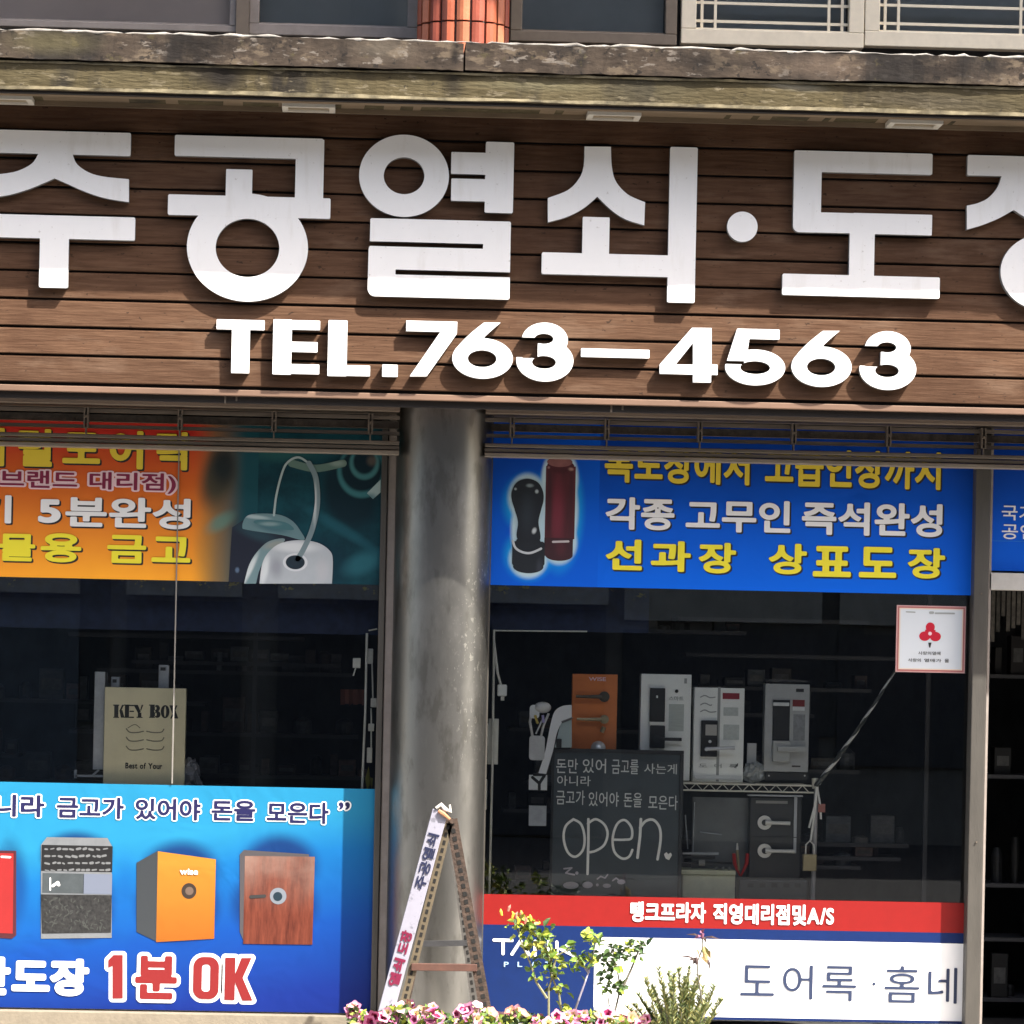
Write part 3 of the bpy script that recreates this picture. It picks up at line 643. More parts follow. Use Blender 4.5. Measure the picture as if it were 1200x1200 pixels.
post(WL, 442, 449, .615, .70); post(WL, 450, 462, .63, .70, greyfr)
post(WR, 562, 568, .615, .70); post(WR, 568.6, 571.5, .64, .69, greyfr)
post(WL, 203.4, 204.8, WY - .020, WY + .012, mat('grey joint', (.22, .21, .19), .5), 'glass_joint', zt(205, 918, WY), 0)
MB().box(PX(-260, .6), P(460, 800, .6)[0], .58, .70, 0, .078).build('sill', mat('stone sill', (.20, .17, .125), .8, n=.12, bump=.2), WL, bevel=.004)
MB().box(P(560, 800, .6)[0], P(1138, 800, .6)[0], .58, .70, 0, .055).build('sill', mat('grey sill', (.18, .18, .175), .6, n=.12), WR, bevel=.004)

# doorway
DR = thing('doorway', 'open dark shop doorway with a grey metal post and pale transom bar', 'door', (PX(1180, WY), WY, 0))
MB().box(P(1139, 800, .56)[0], P(1156, 800, .56)[0], .56, .68, 0, z1f).build('frame_post', alu, DR, bevel=.004)
MB().box(P(1156.2, 800, .60)[0], P(1159, 800, .60)[0], .60, .68, 0, z1f).build('door_stop', greyfr, DR)
r = rect(1158, 671, 1330, 695, .62)
MB().box(r[0], r[1], .60, .68, r[2], r[3]).build('transom_bar', mat('pale transom', (.48, .46, .43), .5, .2, n=.08), DR, bevel=.004)
MB().box(P(1325, 800, .56)[0], P(1345, 800, .56)[0], .56, .68, 0, z1f).build('frame_post', alu, DR, bevel=.004)
for z in (.9, 2.0): MB().tube([(P(1148, 800, .56)[0], .552, z), (P(1148, 800, .56)[0], .56, z)], .004, 8).build('screw', rust, DR)
# building wall right of the doorway and left of window, off frame
MB().box(P(1345, 800, .56)[0], XB, .45, .70, 0, 2.86).build('wall', wall_m, B); MB().box(XA, P(-262, 800, .56)[0], .45, .70, 0, 2.86).build('wall', wall_m, B)

# ------------------------------------------------------------------ banners
BY = WY - .012
def panel(t, x0, y0, x1, y1, Y, M, th=.003, name='sheet', bevel=0):
    r = rect(x0, y0, x1, y1, Y); return MB().box(r[0], r[1], Y, Y + th, r[2], r[3]).build(name, M, t, bevel=bevel)
def banner(name, lab, cat, x0, y0, x1, y1, Y):
    r = rect(x0, y0, x1, y1, Y); return thing(name, lab, cat, ((r[0] + r[1]) / 2, Y, r[2]))
zq = lambda y: zt(300, y, BY)
# -- upper left
BL = banner('banner', 'orange and teal banner with yellow lettering and a photo of keys, above left window', 'banner', -200, 490, 446, 681, BY)
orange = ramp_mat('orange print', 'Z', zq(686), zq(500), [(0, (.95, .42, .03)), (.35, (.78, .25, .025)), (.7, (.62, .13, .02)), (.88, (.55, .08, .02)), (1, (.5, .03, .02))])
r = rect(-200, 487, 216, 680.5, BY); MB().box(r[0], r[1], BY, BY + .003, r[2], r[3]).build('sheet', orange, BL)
xa, xb = P(216, 600, BY)[0], P(300, 600, BY)[0]
fade = orange; qx = lambda x: P(x, 600, BY)[0]
overlay(orange, 3, -2, -1, (.20, .14, .05), .8, xr=(qx(222), qx(256))); overlay(orange, 3, -2, -1, (.009, .065, .085), 1, xr=(qx(234), qx(290)))
r2 = rect(216, 505, 300, 683, BY); MB().box(r[1], r2[1], BY, BY + .003, r[2], r[3]).build('sheet', fade, BL)
teal = mat('teal print', (.003, .028, .042), .5, ns=5, col2=(.007, .075, .098), spec=.2); r3 = rect(300, 505, 445, 684, BY); MB().box(r2[1], r3[1], BY, BY + .003, r[2], r[3]).build('sheet', teal, BL)
def flat(t, sh, M, dy, name='print', grow=0):
    sh.Y = BY if sh.Y is None else sh.Y
    me = sh.mesh(grow=grow, h=.0012); me.transform(Matrix.Translation((0, -dy, 0))); return put(name, me, M, t)
def S_(Y=None): return Shape(BY if Y is None else Y)
dk = mat('print dark teal', (.004, .018, .03), .5); md = mat('print pale steel', (.30, .42, .43), .5, n=.2, ns=18); lt = mat('print white steel', (.58, .64, .66), .5, n=.12, ns=14); mid = mat('print mid teal', (.04, .16, .19), .5, n=.3, ns=20)
DKT = (.003, .018, .028)
soft(fade, [(255, 560, 26, 48, 12, .3, 1.1, (.05, .05, .035), .95), (262, 545, 22, 34, 0, .2, 1.1, (.012, .02, .024), .9), (258, 612, 26, 12, -35, .2, 1.1, (.10, .24, .20), .7), (240, 640, 14, 40, 0, .2, 1.2, (.30, .17, .04), .3)])
soft(teal, [(330, 530, 60, 14, 0, .2, 1.2, (.02, .10, .10), .8), (410, 575, 40, 56, -15, .6, 1.05, DKT, .95), (424, 553, 32, 34, 0, .85, 1.0, (.05, .20, .22), .9), (424, 550, 28, 30, 0, .8, 1.0, DKT, 1), (427, 543, 20, 22, 0, .8, 1.0, (.07, .24, .25), .8), (427, 541, 16, 18, 0, .7, 1.0, DKT, 1), (436, 540, 8, 8, 0, .2, 1.2, (.12, .10, .08), .7), (372, 662, 44, 40, 0, .5, 1.2, (.004, .03, .05), .6), (425, 660, 30, 16, -25, .3, 1.2, (.03, .16, .20), .6), (400, 620, 60, 8, 30, .2, 1.3, (.02, .13, .17), .5)])
flat(BL, S_().poly([(430, 578), (446, 562), (446, 577), (437, 585)]), soft(mat('print pale glint', (.35, .48, .48), .5), [(434, 584, 12, 8, 0, .2, 1.2, (.05, .15, .17), .8)]), .0028)
flat(BL, S_().poly([(272, 618), (298, 601), (362, 632), (356, 683), (268, 682)]), soft(mat('print navy tab', (.002, .006, .020), .5), [(300, 625, 34, 10, 20, .2, 1.2, (.012, .05, .07), .8), (278, 668, 3, 4, 0, .3, 1.2, (.1, .16, .25), .9)]), .0016)
flat(BL, S_().poly(sm([(284, 617), (288, 606), (300, 602), (326, 603), (342, 610), (352, 622), (356, 633), (330, 627), (290, 621)], closed=True)), soft(mat('print bow steel', (.12, .22, .24), .5), [(318, 618, 26, 7, 12, .3, 1.2, (.04, .12, .15), .85), (300, 606, 20, 3, 5, .3, 1.2, (.45, .55, .56), .7)]), .0024)
flat(BL, S_().poly(sm([(298, 613), (304, 609), (334, 612), (344, 621), (320, 619)], closed=True)), soft(mat('print bow shade', (.05, .15, .17), .5), [(316, 614, 14, 3, 0, .2, 1.3, (.30, .40, .40), .6)]), .003)
flat(BL, S_().line(sm([(321, 604), (324, 580), (331, 553), (338, 541), (350, 536), (362, 543)]), 1.3), mat('print ring pale', (.34, .44, .44), .5), .0034)
flat(BL, S_().line(sm([(362, 543), (370, 560), (372, 590), (366, 620), (356, 643), (349, 655)]), 3.2), soft(mat('print ring grey', (.17, .24, .26), .5), [(369, 590, 3, 30, 0, .2, 1.2, (.55, .62, .62), .9)]), .0052, 'print_ring')
flat(BL, S_().line(sm([(342, 543), (370, 549), (402, 543)]), 4.5), soft(mat('print dull green', (.10, .18, .15), .5), [(395, 543, 12, 5, 0, .2, 1.2, (.25, .34, .30), .8)]), .0026)
flat(BL, S_().poly(sm([(286, 684), (292, 662), (302, 646), (316, 634), (334, 633), (308, 660), (300, 684)])), soft(mat('print fob edge', (.16, .26, .28), .5), [(292, 668, 5, 30, 25, .3, 1.1, (.62, .68, .68), .9), (322, 638, 18, 6, -15, .2, 1.2, (.30, .30, .26), .7)]), .0040)
flat(BL, S_().poly(sm([(304, 684), (307, 662), (314, 648), (328, 637), (350, 633), (372, 636), (386, 645), (390, 656), (389, 684)])), soft(mat('print key fob white', (.42, .46, .49), .5, n=.06, ns=8), [(346, 641, 34, 8, 0, .3, 1.2, (.70, .73, .74), .8), (310, 668, 6, 22, 10, .3, 1.2, (.68, .72, .73), .9), (324, 665, 10, 16, 0, .2, 1.2, (.25, .26, .30), .7), (378, 668, 10, 18, 0, .2, 1.2, (.52, .52, .54), .6)]), .0046, 'key_fob')
flat(BL, S_().ell(346, 659, 15, 11), mat('print hole rim', (.62, .65, .67), .5), .0049); flat(BL, S_().ell(346, 659, 11.5, 8.5), dk, .0052)
SH = (1.5, 1.5, v_shadow)
y_dim = mat('vinyl amber', (.72, .55, .04), .5)
text(BL, '디지털도어락', (-86, 503, 226, 548), BY - .001, y_dim, .035, shadow=SH, sp=.16)
text(BL, '여러브랜드 대리점)', (-62, 552, 206, 576), BY - .001, v_maroon, .022, out=(.105, v_pink))
text(BL, '기', (-28, 580, 13, 613), BY - .001, v_white, .032, shadow=SH); text(BL, '5', (45, 585, 71, 613), BY - .001, v_white, .045, shadow=SH)
text(BL, '분완성', (77, 583, 223, 619), BY - .001, v_white, .032, shadow=SH)
text(BL, '선물', (-52, 624, 41, 657), BY - .001, v_yel, .035, shadow=SH, sp=.1); text(BL, '용', (48, 625, 95, 659), BY - .001, v_yel, .035, shadow=SH)
text(BL, '금', (126, 627, 171, 660), BY - .001, v_yel, .035, shadow=SH); text(BL, '고', (178, 629, 223, 659), BY - .001, v_yel, .035, shadow=SH)

# -- upper right
glow = [None, mat('stripe blue', (.01, .15, .55), .5)]
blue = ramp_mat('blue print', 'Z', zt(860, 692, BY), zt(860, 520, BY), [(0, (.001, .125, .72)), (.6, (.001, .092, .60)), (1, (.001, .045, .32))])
BR = banner('banner', 'blue banner with white and yellow Korean lettering and two seal stamps, top of right window', 'banner', 573, 490, 1143, 692, BY)
r = rect(571.5, 500, 1141, 698.5, BY); zlo = zt(856, 691.5, BY)
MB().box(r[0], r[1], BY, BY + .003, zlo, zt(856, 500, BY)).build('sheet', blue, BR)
GB = (.010, .34, .74); GW = (.50, .66, .72)
bst = soft(mat('blue print stamps', (.001, .103, .645), .45, spec=.2), [(610, 530, 120, 60, 0, .0, 1.3, (.001, .050, .36), .8), (618, 590, 36, 44, 0, .55, 1.0, GB, .9), (619, 650, 36, 38, 0, .55, 1.0, GB, .9), (656, 600, 34, 84, 0, .6, 1.0, GB, .9),
     (618, 583, 27, 33, 0, .72, 1.0, GW, .95), (618, 620, 23, 50, 0, .72, 1.0, GW, .95), (619, 655, 27, 27, 0, .72, 1.0, GW, .95), (656, 562, 25, 42, 0, .78, 1.0, GW, .95), (656, 600, 25, 62, 0, .78, 1.0, GW, .95), (655, 636, 25, 30, 0, .74, 1.0, GW, .95)])
r = rect(572.5, 500, 700, 690, BY); MB().box(r[0], r[1], BY - .0008, BY, zlo + .0, zt(856, 500, BY)).build('printed_photo', bst, BR)
ink = soft(mat('print black stamp', (.006, .010, .016), .5), [(618, 600, 12, 30, 0, .1, 1.2, (.020, .030, .042), .8), (621, 569, 6, 3, 0, .2, 1.1, (.22, .28, .30), .9), (629, 576, 2.6, 3, 0, .2, 1.2, (.5, .58, .62), .9), (604, 573, 2, 2, 0, .2, 1.2, (.35, .42, .46), .8), (626, 622, 3.4, 5, 20, .3, 1.1, (.55, .60, .62), .95), (632, 665, 5, 14, 0, .1, 1.2, (.03, .035, .05), .8)])
redst = soft(mat('print red stamp', (.075, .008, .014), .5, n=.25, ns=9, stretch=(4, 1, .4)), [(654, 600, 10, 50, 0, .1, 1.2, (.17, .018, .035), .85), (644, 590, 4, 60, 0, .1, 1.3, (.03, .006, .010), .7), (669, 590, 4, 60, 0, .1, 1.3, (.04, .008, .012), .7), (669, 550, 4, 2.5, 0, .2, 1.2, (.5, .3, .25), .9), (643, 548, 2, 2, 0, .2, 1.2, (.35, .2, .2), .9), (656, 551, 17, 5, 0, .3, 1.2, (.05, .004, .008), .8)])
redd = soft(mat('print dark red', (.035, .007, .012), .5), [(657, 642, 9, 14, 0, .1, 1.2, (.075, .012, .020), .8)])
flat(BR, S_().rect(640, 546, 673, 632).ell(657, 546, 16.5, 7), redst, .0018); flat(BR, S_().ell(656, 541.5, 15.5, 6), mat('print red cap', (.22, .085, .08), .5, n=.2, ns=20), .0024); flat(BR, S_().rect(638, 630, 671, 652).ell(655, 651, 16.5, 6.5), redd, .0024)
flat(BR, S_().line([(648, 635), (666, 634.5)], 1.3), mat('print silver line', (.5, .45, .46), .5), .0032)
flat(BR, S_().poly(sm([(618, 561), (606, 565), (600, 575), (599.5, 585), (603, 597), (607, 612), (607, 632), (632, 634), (631, 612), (634, 598), (637, 586), (636, 575), (630, 565)], closed=True)), ink, .0030)
flat(BR, S_().rect(600.5, 634, 638, 664, rad=4).ell(619, 664, 18.5, 8).ell(619, 635, 15, 7), ink, .0036); flat(BR, S_().line(sm([(601, 634), (604, 642), (612, 647), (622, 648), (634, 643)]), 1.4), mat('print silver band', (.5, .53, .56), .5), .0042)
text(BR, '목도장에서', (709, 525, 878, 567), BY - .001, y_dim, .032, shadow=SH); text(BR, '고급인장까지', (897, 528, 1102, 572), BY - .001, y_dim, .032, shadow=SH)
text(BR, '각종', (710, 583, 790, 621), BY - .001, v_white, .032, shadow=SH); text(BR, '고무인', (804, 586, 926, 624), BY - .001, v_white, .032, shadow=SH); text(BR, '즉석완성', (940, 589, 1104, 628), BY - .001, v_white, .032, shadow=SH)
for ch, x0, x1, y0 in (('선', 710, 752, 632), ('과', 763, 809, 634), ('장', 819, 862, 636), ('상', 901, 945, 637), ('표', 953, 997, 640), ('도', 1007, 1050, 641), ('장', 1064, 1107, 642)):
    text(BR, ch, (x0, y0, x1, y0 + 36), BY - .001, v_yel, .036, shadow=SH)
# -- over the door
BD = banner('banner', 'narrow end of a blue banner with small white lettering above the doorway', 'banner', 1160, 548, 1325, 668, BY)
r = rect(1160, 540, 1325, 671, BY); MB().box(r[0], r[1], BY, BY + .003, zt(1180, 669, BY), zt(1180, 500, BY)).build('sheet', blue, BD)
text(BD, '국가', (1174, 592, 1213, 610), BY - .001, v_white, .01); text(BD, '공인', (1174, 614, 1213, 632), BY - .001, v_white, .01)
r = rect(1160, 634, 1325, 638, BY); MB().box(r[0], r[1], BY - .001, BY, r[2] + .004, r[3]).build('print_stripe', glow[1], BD)

# -- lower left
LB = banner('banner', 'glossy blue poster of four safes with red 1 minute OK lettering, foot of left window', 'poster', -160, 918, 435, 1186, BY)
lb = ramp_mat('cyan to navy print', 'Z', zt(300, 1190, BY), zt(300, 918, BY), [(0, (.004, .012, .135)), (.25, (.003, .018, .165)), (.55, (.002, .048, .25)), (.85, (.004, .11, .31)), (1, (.014, .18, .33))], rough=.5, n=.02, ox=-.13)
r = rect(-180, 914, 434.5, 1186.5, BY); MB().box(r[0], r[1], BY, BY + .003, zt(300, 1185.5, BY), zt(300, 922, BY)).build('sheet', lb, LB)
MB().box(r[1] - .002, r[1] + .004, BY - .002, BY + .005, zt(300, 1185.5, BY), zt(300, 922, BY)).build('sheet_edge', v_navy, LB)
OW = (.085, v_white)
text(LB, '사는게', (-160, 928, -52, 957), BY - .001, v_navy, .03, out=OW); text(LB, '아니라', (-36, 931, 52, 957), BY - .001, v_navy, .03, out=OW)
text(LB, '금고가', (67, 934, 145, 959), BY - .001, v_navy, .03, out=OW); text(LB, '있어야', (159, 936, 235, 961), BY - .001, v_navy, .03, out=OW)
text(LB, '돈을', (248, 938, 299, 962), BY - .001, v_navy, .03, out=OW); text(LB, '모은다', (313, 940, 385, 965), BY - .001, v_navy, .03, out=OW); text(LB, '”', (397, 940, 410, 949), BY - .001, v_navy, .02, out=(.07, v_white))
DS = (.0025, .018, .10)
soft(lb, [(89, 1000, 46, 30, 0, .6, 1.1, DS, .9), (212, 1020, 52, 40, 0, .6, 1.1, DS, .9), (208, 1060, 56, 50, 0, .75, 1.08, DS, .7), (328, 1014, 52, 42, 0, .6, 1.1, DS, .9), (322, 1060, 56, 50, 0, .75, 1.1, DS, .7), (10, 1040, 26, 66, 0, .5, 1.1, DS, .7), (92, 1060, 48, 50, 0, .8, 1.08, DS, .5), (20, 1060, 20, 60, 0, 0, 1.2, (.003, .07, .27), .4), (146, 1050, 16, 60, 0, 0, 1.2, (.003, .075, .28), .5)])
flat(LB, S_().poly([(-40, 996), (19, 997), (19, 1096), (14, 1100), (-40, 1097)]), mat('print safe dark red', (.06, .01, .015), .4), .0018, 'printed_safe'); flat(LB, S_().poly([(-40, 999), (16, 1000), (15, 1094), (-40, 1092)]), mat('print safe red', (.27, .010, .010), .5, n=.1, ns=4), .0026); flat(LB, S_().line([(2, 1004), (12, 1004.5)], 1.2), v_white, .0032)
pg = mat('print grey safe', (.15, .16, .17), .4, n=.1); pk = mat('print black pattern', (.006, .0065, .007), .4, ns=70, col2=(.035, .035, .035)); 
flat(LB, S_().poly([(48, 990), (55, 981), (126, 982), (131, 991), (131, 1099), (48, 1100)]), pg, .0018, 'printed_safe'); flat(LB, S_().rect(49, 990, 131.5, 1022), black, .0026); flat(LB, S_().poly([(48, 1048), (131, 1049), (130, 1093), (49, 1094)]), pk, .0026)
flat(LB, S_().rect(50, 1023, 98, 1047), mat('print mid grey', (.05, .06, .065), .4, n=.25, ns=12), .0026); flat(LB, S_().rect(98, 1024, 131, 1048), mat('print lilac grey', (.13, .15, .20), .4), .0026); flat(LB, S_().line([(62, 1038), (68, 1034), (69, 1037)], 1.6), v_white, .0034); flat(LB, S_().line([(59, 1029), (59, 1043)], .8), v_white, .0034)
rr = random.Random(3)
dots = S_()
for row in range(4):
    x = 53
    while x < 127:
        l = rr.uniform(1.5, 5); dots.line([(x, 995 + row * 8.2), (x + l, 995.1 + row * 8.2 + rr.uniform(-1, 1))], rr.uniform(.7, 1.7)); x += l + rr.uniform(3, 5)
flat(LB, dots, mat('print pale marks', (.13, .135, .14), .5), .0034)
dots = S_()
for q in range(70):
    x, y = rr.uniform(53, 126), rr.uniform(1052, 1090); a = rr.uniform(0, 3.1); dots.line([(x - 1.5 * math.cos(a), y - 1.5 * math.sin(a)), (x + 1.5 * math.cos(a), y + 1.5 * math.sin(a))], .7)
flat(LB, dots, mat('print dim marks', (.045, .048, .045), .5), .0034)
og = ramp_mat('print safe orange', 'Z', zt(220, 1103, BY), zt(220, 1000, BY), [(0, (.27, .080, .010)), (1, (.38, .16, .022))], n=.03)
flat(LB, S_().poly([(160, 1011), (185, 997), (185, 1104), (160, 1092)]), mat('print safe side', (.03, .035, .04), .4), .0018, 'printed_safe'); flat(LB, S_().poly([(185, 997.5), (253, 1007), (251, 1100), (183, 1104)]), og, .0026); flat(LB, S_().ell(221.5, 1044, 9, 9.5), mat('print dial dark', (.03, .02, .015), .4), .0034); flat(LB, S_().ell(222, 1044, 5, 5), mat('print dial', (.12, .08, .06), .4), .004)
text(LB, 'wise', (211, 1018, 232, 1025), BY - .0034, v_white, .03)
wd = mat('print red wood', (.055, .010, .006), .5, ns=10, stretch=(5, 1, .7), col2=(.16, .040, .022), spec=.25); overlay(wd, 3, .35, .65, (.24, .16, .13), .85, zr=(zt(320, 1075, BY), zt(320, 1000, BY)), seed=2)
flat(LB, S_().poly([(281, 1001), (286, 996), (362, 1001), (362, 1006), (287, 1006), (286, 1104), (281, 1092)]), mat('print safe edge', (.06, .055, .06), .4), .0018, 'printed_safe'); flat(LB, S_().poly([(287, 1003), (369, 1004), (366, 1107), (285, 1106)]), wd, .0026); flat(LB, S_().ell(326, 1050, 10, 10), mat('print steel dial', (.16, .18, .21), .4), .0034); flat(LB, S_().ell(325.5, 1050.5, 5.5, 5.5), dk, .004); flat(LB, S_().line([(294, 1051), (310, 1050)], 2), print_dark, .004)
v_or = v_red
text(LB, '즉석안', (-130, 1120, 12, 1166), BY - .001, v_white, .055); text(LB, '도장', (14, 1123, 104, 1167), BY - .001, v_white, .055)
OO = (.115, v_white)
def outlined(shf, g=4.6):
    flat(LB, shf(), v_white, .0012, 'lettering_outline', grow=g); flat(LB, shf(), v_red, .0034, 'lettering')
outlined(lambda: S_().poly([(133, 1119), (144, 1119), (144, 1170), (132, 1170), (132, 1132), (127, 1134), (127, 1125)]))
text(LB, '분', (159, 1120, 207, 1171), BY - .002, v_or, .038, out=(.115, v_white))
outlined(lambda: S_().rect(227, 1121, 256, 1171, rad=12).rect(237, 1130, 246, 1162, rad=4, sub=True))
outlined(lambda: S_().rect(264, 1122, 275, 1172).poly([(283, 1122.5), (295, 1122.5), (284.5, 1146), (296, 1172.5), (284, 1172.5), (275, 1150), (275, 1143)]))
# -- lower right
RB = banner('banner', 'red, white and blue vinyl sign of the door-lock dealer, foot of right window', 'sign', 562, 1050, 1133, 1196, BY)
zc = lambda y: zt(850, y, BY); X0 = P(562, 1100, BY)[0]; X1 = P(1134, 1100, BY)[0]
MB().box(X0, X1, BY, BY + .003, zc(1195), zc(1088.5)).build('sheet', mat('dealer blue', (.002, .016, .09), .5, spec=.25, n=.08), RB); MB().box(X0, X1, BY, BY + .003, zc(1088.4), zc(1053)).build('red_band', mat('dealer red', (.215, .0085, .0075), .5, spec=.25, n=.05), RB)
r = rect(697, 1098, 1131.5, 1230, BY); sh = S_(); sh.rect(697, 1098, 1131, 1196, rad=12); sh.rect(760, 1099.3, 1131.5, 1196.5); sh.rect(697, 1140, 1131.5, 1196.8)
flat(RB, sh, v_white, .0012, 'white_field')
text(RB, '탱크프라자', (739, 1057, 827, 1081), BY - .001, v_white, .035); text(RB, '직영대리점및A/S', (836, 1059.5, 977, 1084), BY - .001, v_white, .035)
text(RB, '도', (868, 1131, 907, 1167), BY - .002, v_ink, .001); text(RB, '어', (918, 1131, 952, 1171), BY - .002, v_ink, .001); text(RB, '록', (964, 1132, 1003, 1173), BY - .002, v_ink, .001)
flat(RB, S_().ell(1024, 1153, 2, 2), v_ink, .0036, 'lettering'); text(RB, '홈', (1037, 1132, 1077, 1175), BY - .002, v_ink, .001); text(RB, '네', (1088, 1134, 1121, 1176), BY - .002, v_ink, .001); text(RB, '트', (1131, 1136, 1134, 1172), BY - .002, v_ink, .001) if 0 else None
flat(RB, S_().line([(579, 1101.5), (600, 1102)], 1.9).line([(589.5, 1102), (589.5, 1117.5)], 1.9).line([(600, 1118), (610, 1102.5)], 1.9).line([(610, 1102.5), (620, 1118.5)], 1.9).line([(627, 1119), (627, 1103), (643, 1119), (643, 1103)], 1.9).line([(652.5, 1104), (652.5, 1119.5)], 1.9).line([(672, 1104), (657, 1112), (672, 1119.5)], 1.9), v_white, .0024, 'lettering')
for ch, x in (('P', 593), ('L', 609), ('A', 625), ('Z', 641), ('A', 657)): text(RB, ch, (x - 2.5, 1127, x + 3, 1133), BY - .001, mat('vinyl pale blue', (.3, .45, .65), .5), .02)

# -- sticker
ST = banner('sticker', 'square white sticker with red border and red three-lobed emblem at right of the window', 'sticker', 1051, 709, 1130, 789, BY)
sb = mat('sticker border', (.42, .14, .13), .4); si = mat('sticker inner border', (.66, .52, .40), .4); stw = mat('sticker white', (.62, .66, .70), .4)
r = rect(1051, 709, 1130.5, 789, BY)
def inset(d, dy, M, nm): MB().box(r[0] + d * K, r[1] - d * K, BY - dy, BY - dy + .0015, r[2] + d * K, r[3] - d * K).build(nm, M, ST)
inset(0, 0, mat('sticker rim', (.55, .33, .32), .4), 'sheet'); inset(1.4, .001, sb, 'border'); inset(3.3, .002, mat('sticker pale line', (.72, .60, .5), .4), 'border'); inset(4.8, .003, stw, 'field')
flat(ST, S_().ell(1090, 735, 5.6, 5.8).ell(1083.5, 745.5, 6.8, 5.8).ell(1096, 746, 6.8, 5.8).rect(1084, 738, 1096, 748), mat('emblem red', (.5, .01, .03), .4), .0042, 'emblem'); flat(ST, S_().ell(1089.7, 742.5, 2.3, 2.3), v_pink, .005, 'emblem'); flat(ST, S_().poly([(1087.5, 753), (1091.5, 753), (1090, 759), (1088.7, 759)]), print_dark, .005, 'emblem')
text(ST, '사랑의열매', (1076, 763.5, 1102, 767.5), BY - .004, print_dark, .01); text(ST, '사랑의', (1064, 771.5, 1079, 775.5), BY - .004, print_dark, .01); text(ST, '열매가', (1083, 772, 1103, 776), BY - .004, print_dark, .01); text(ST, '을', (1107, 772, 1112, 776.5), BY - .004, print_dark, .01)
flat(ST, S_().line([(1062, 717), (1072, 717.5)], .8).line([(1090, 718), (1093, 718)], 1.6).line([(1096, 718.6), (1118, 719)], 1.0), v_soft, .0045, 'lettering')

# ------------------------------------------------------------------ things behind the left glass
dull = mat('dull grey metal', (.40, .42, .45), .5, .3, n=.15); cardm = mat('cream card', (.82, .74, .50), .7, n=.06, ns=8)
Yk = .75
KB = thing('key_box', 'cream key box with black KEY BOX lettering standing behind the left glass', 'box', (P(170, 917, Yk)[0], Yk, zt(170, 917, Yk)))
r = rect(123, 805, 216, 917, Yk); MB().box(r[0], r[1], Yk, Yk + .08, r[2] - .05, zt(170, 806, Yk)).build('case', cardm, KB, bevel=.003)
kk = Shape(Yk); kr = lambda x0, y0, x1, y1: kk.rect(x0, y0, x1, y1)
for x in (134, 146.5, 176): kr(x, 826, x + 4.6, 841); kr(x - 1.3, 825.6, x + 5.6, 827); kr(x - 1.3, 840, x + 5.6, 841.3)
kk.poly([(139.6, 833.5), (143, 826), (145.4, 826), (141.8, 833.5)]).poly([(140, 833), (143.4, 832), (146, 841), (141.6, 841)])
for y in (826, 832.8, 839.8): kr(151.8, y, 157, y + 1.6)
kk.poly([(156.5, 826), (161.5, 826), (165, 834), (162, 836)]).poly([(166, 826), (168, 826), (165.3, 833), (164.3, 832)]); kr(161.6, 835, 165.6, 841); kr(160, 840, 167, 841.3)
kk.ell(184, 830, 3.6, 4).ell(184.3, 837.2, 4, 4.2); kk.ell(182.4, 830, 1, 2, True).ell(182.6, 837.2, 1, 2.2, True)
kk.ell(193.5, 834, 5.3, 8).ell(193.5, 834, 1.3, 6.4, True)
kk.poly([(198.5, 826.5), (203.5, 826.5), (209, 842), (204, 842)]).poly([(206, 826.6), (208, 826.6), (201.5, 842), (199.5, 842)])
me = kk.mesh(h=.0008); me.transform(Matrix.Translation((0, -.001, 0))); put('lettering', me, print_dark, KB)
sk = S_(Yk)
for q, y in enumerate((858, 868, 878.5)):
    sk.line(sm([(148, y - 4), (152, y), (160, y + .5), (168, y - 1)]), .7).line(sm([(172, y - 1), (180, y + .5), (189, y), (192, y - 3.5)]), .7)
sk.line(sm([(150, 853), (158, 849), (164, 853)]), .5)
me = sk.mesh(h=.001); me.transform(Matrix.Translation((0, -.001, 0))); put('sketch', me, mat('print olive', (.20, .19, .13), .7), KB)
text(KB, 'Best of Your', (147, 894, 190, 901), Yk - .001, print_dark, .025)
Yt = .80
t = thing('display_stand', 'grey metal upright with a small flat foot left of the cream key box', 'stand', (P(115, 918, Yt)[0], Yt, zt(115, 925, Yt)))
pbox(111, 787, 121, 902, Yt, .03).build('upright', dull, t, bevel=.003); pbox(121.5, 788, 126, 806, Yt + .01, .02).build('side_plate', dark, t); pbox(88, 908, 122, 911, Yt - .02, .08).build('foot', dull, t)
MB().tube([(*(lambda q: (q[0], Yt, q[1]))(P(116, 902, Yt)),), (*(lambda q: (q[0], Yt, q[1]))(P(108, 909, Yt)),)], .005, 6).build('strut', dull, t); pbox(87, 902, 90, 912, Yt - .02, .01).build('foot_end', dull, t)
p3 = lambda x, y, Y: (lambda q: (q[0], Y, q[1]))(P(x, y, Y))
for x0, y0, x1, y1, lab in ((130, 793, 138.5, 812, 'small grey fitting showing above the left half of the key box'), (186, 779, 196, 812, 'taller grey fitting showing above the right half of the key box')):
    t = thing('lock_fitting', lab, 'lock', p3((x0 + x1) / 2, y1, .86)); pbox(x0, y0, x1, y1 + 80, .86, .03).build('body', dull, t, bevel=.004); pbox(x0 + 2, y0 + 3, x1 - 2, y0 + 7, .855, .005).build('slot', dark, t)
t = thing('crumpled_bag', 'crumpled grey plastic bag at the right foot of the key box', 'bag', p3(226, 925, .80))
bm = bmesh.new(); bmesh.ops.create_icosphere(bm, subdivisions=3, radius=.055); rr = random.Random(4)
for v in bm.verts: v.co = v.co * (1 + rr.uniform(-.22, .22)); v.co.z *= 1.25; v.co.x *= .8
me = bpy.data.meshes.new('bag'); bm.to_mesh(me); bm.free(); put('bag', me, mat('grey plastic film', (.20, .20, .22), .3), t, loc=p3(223, 908, .82))
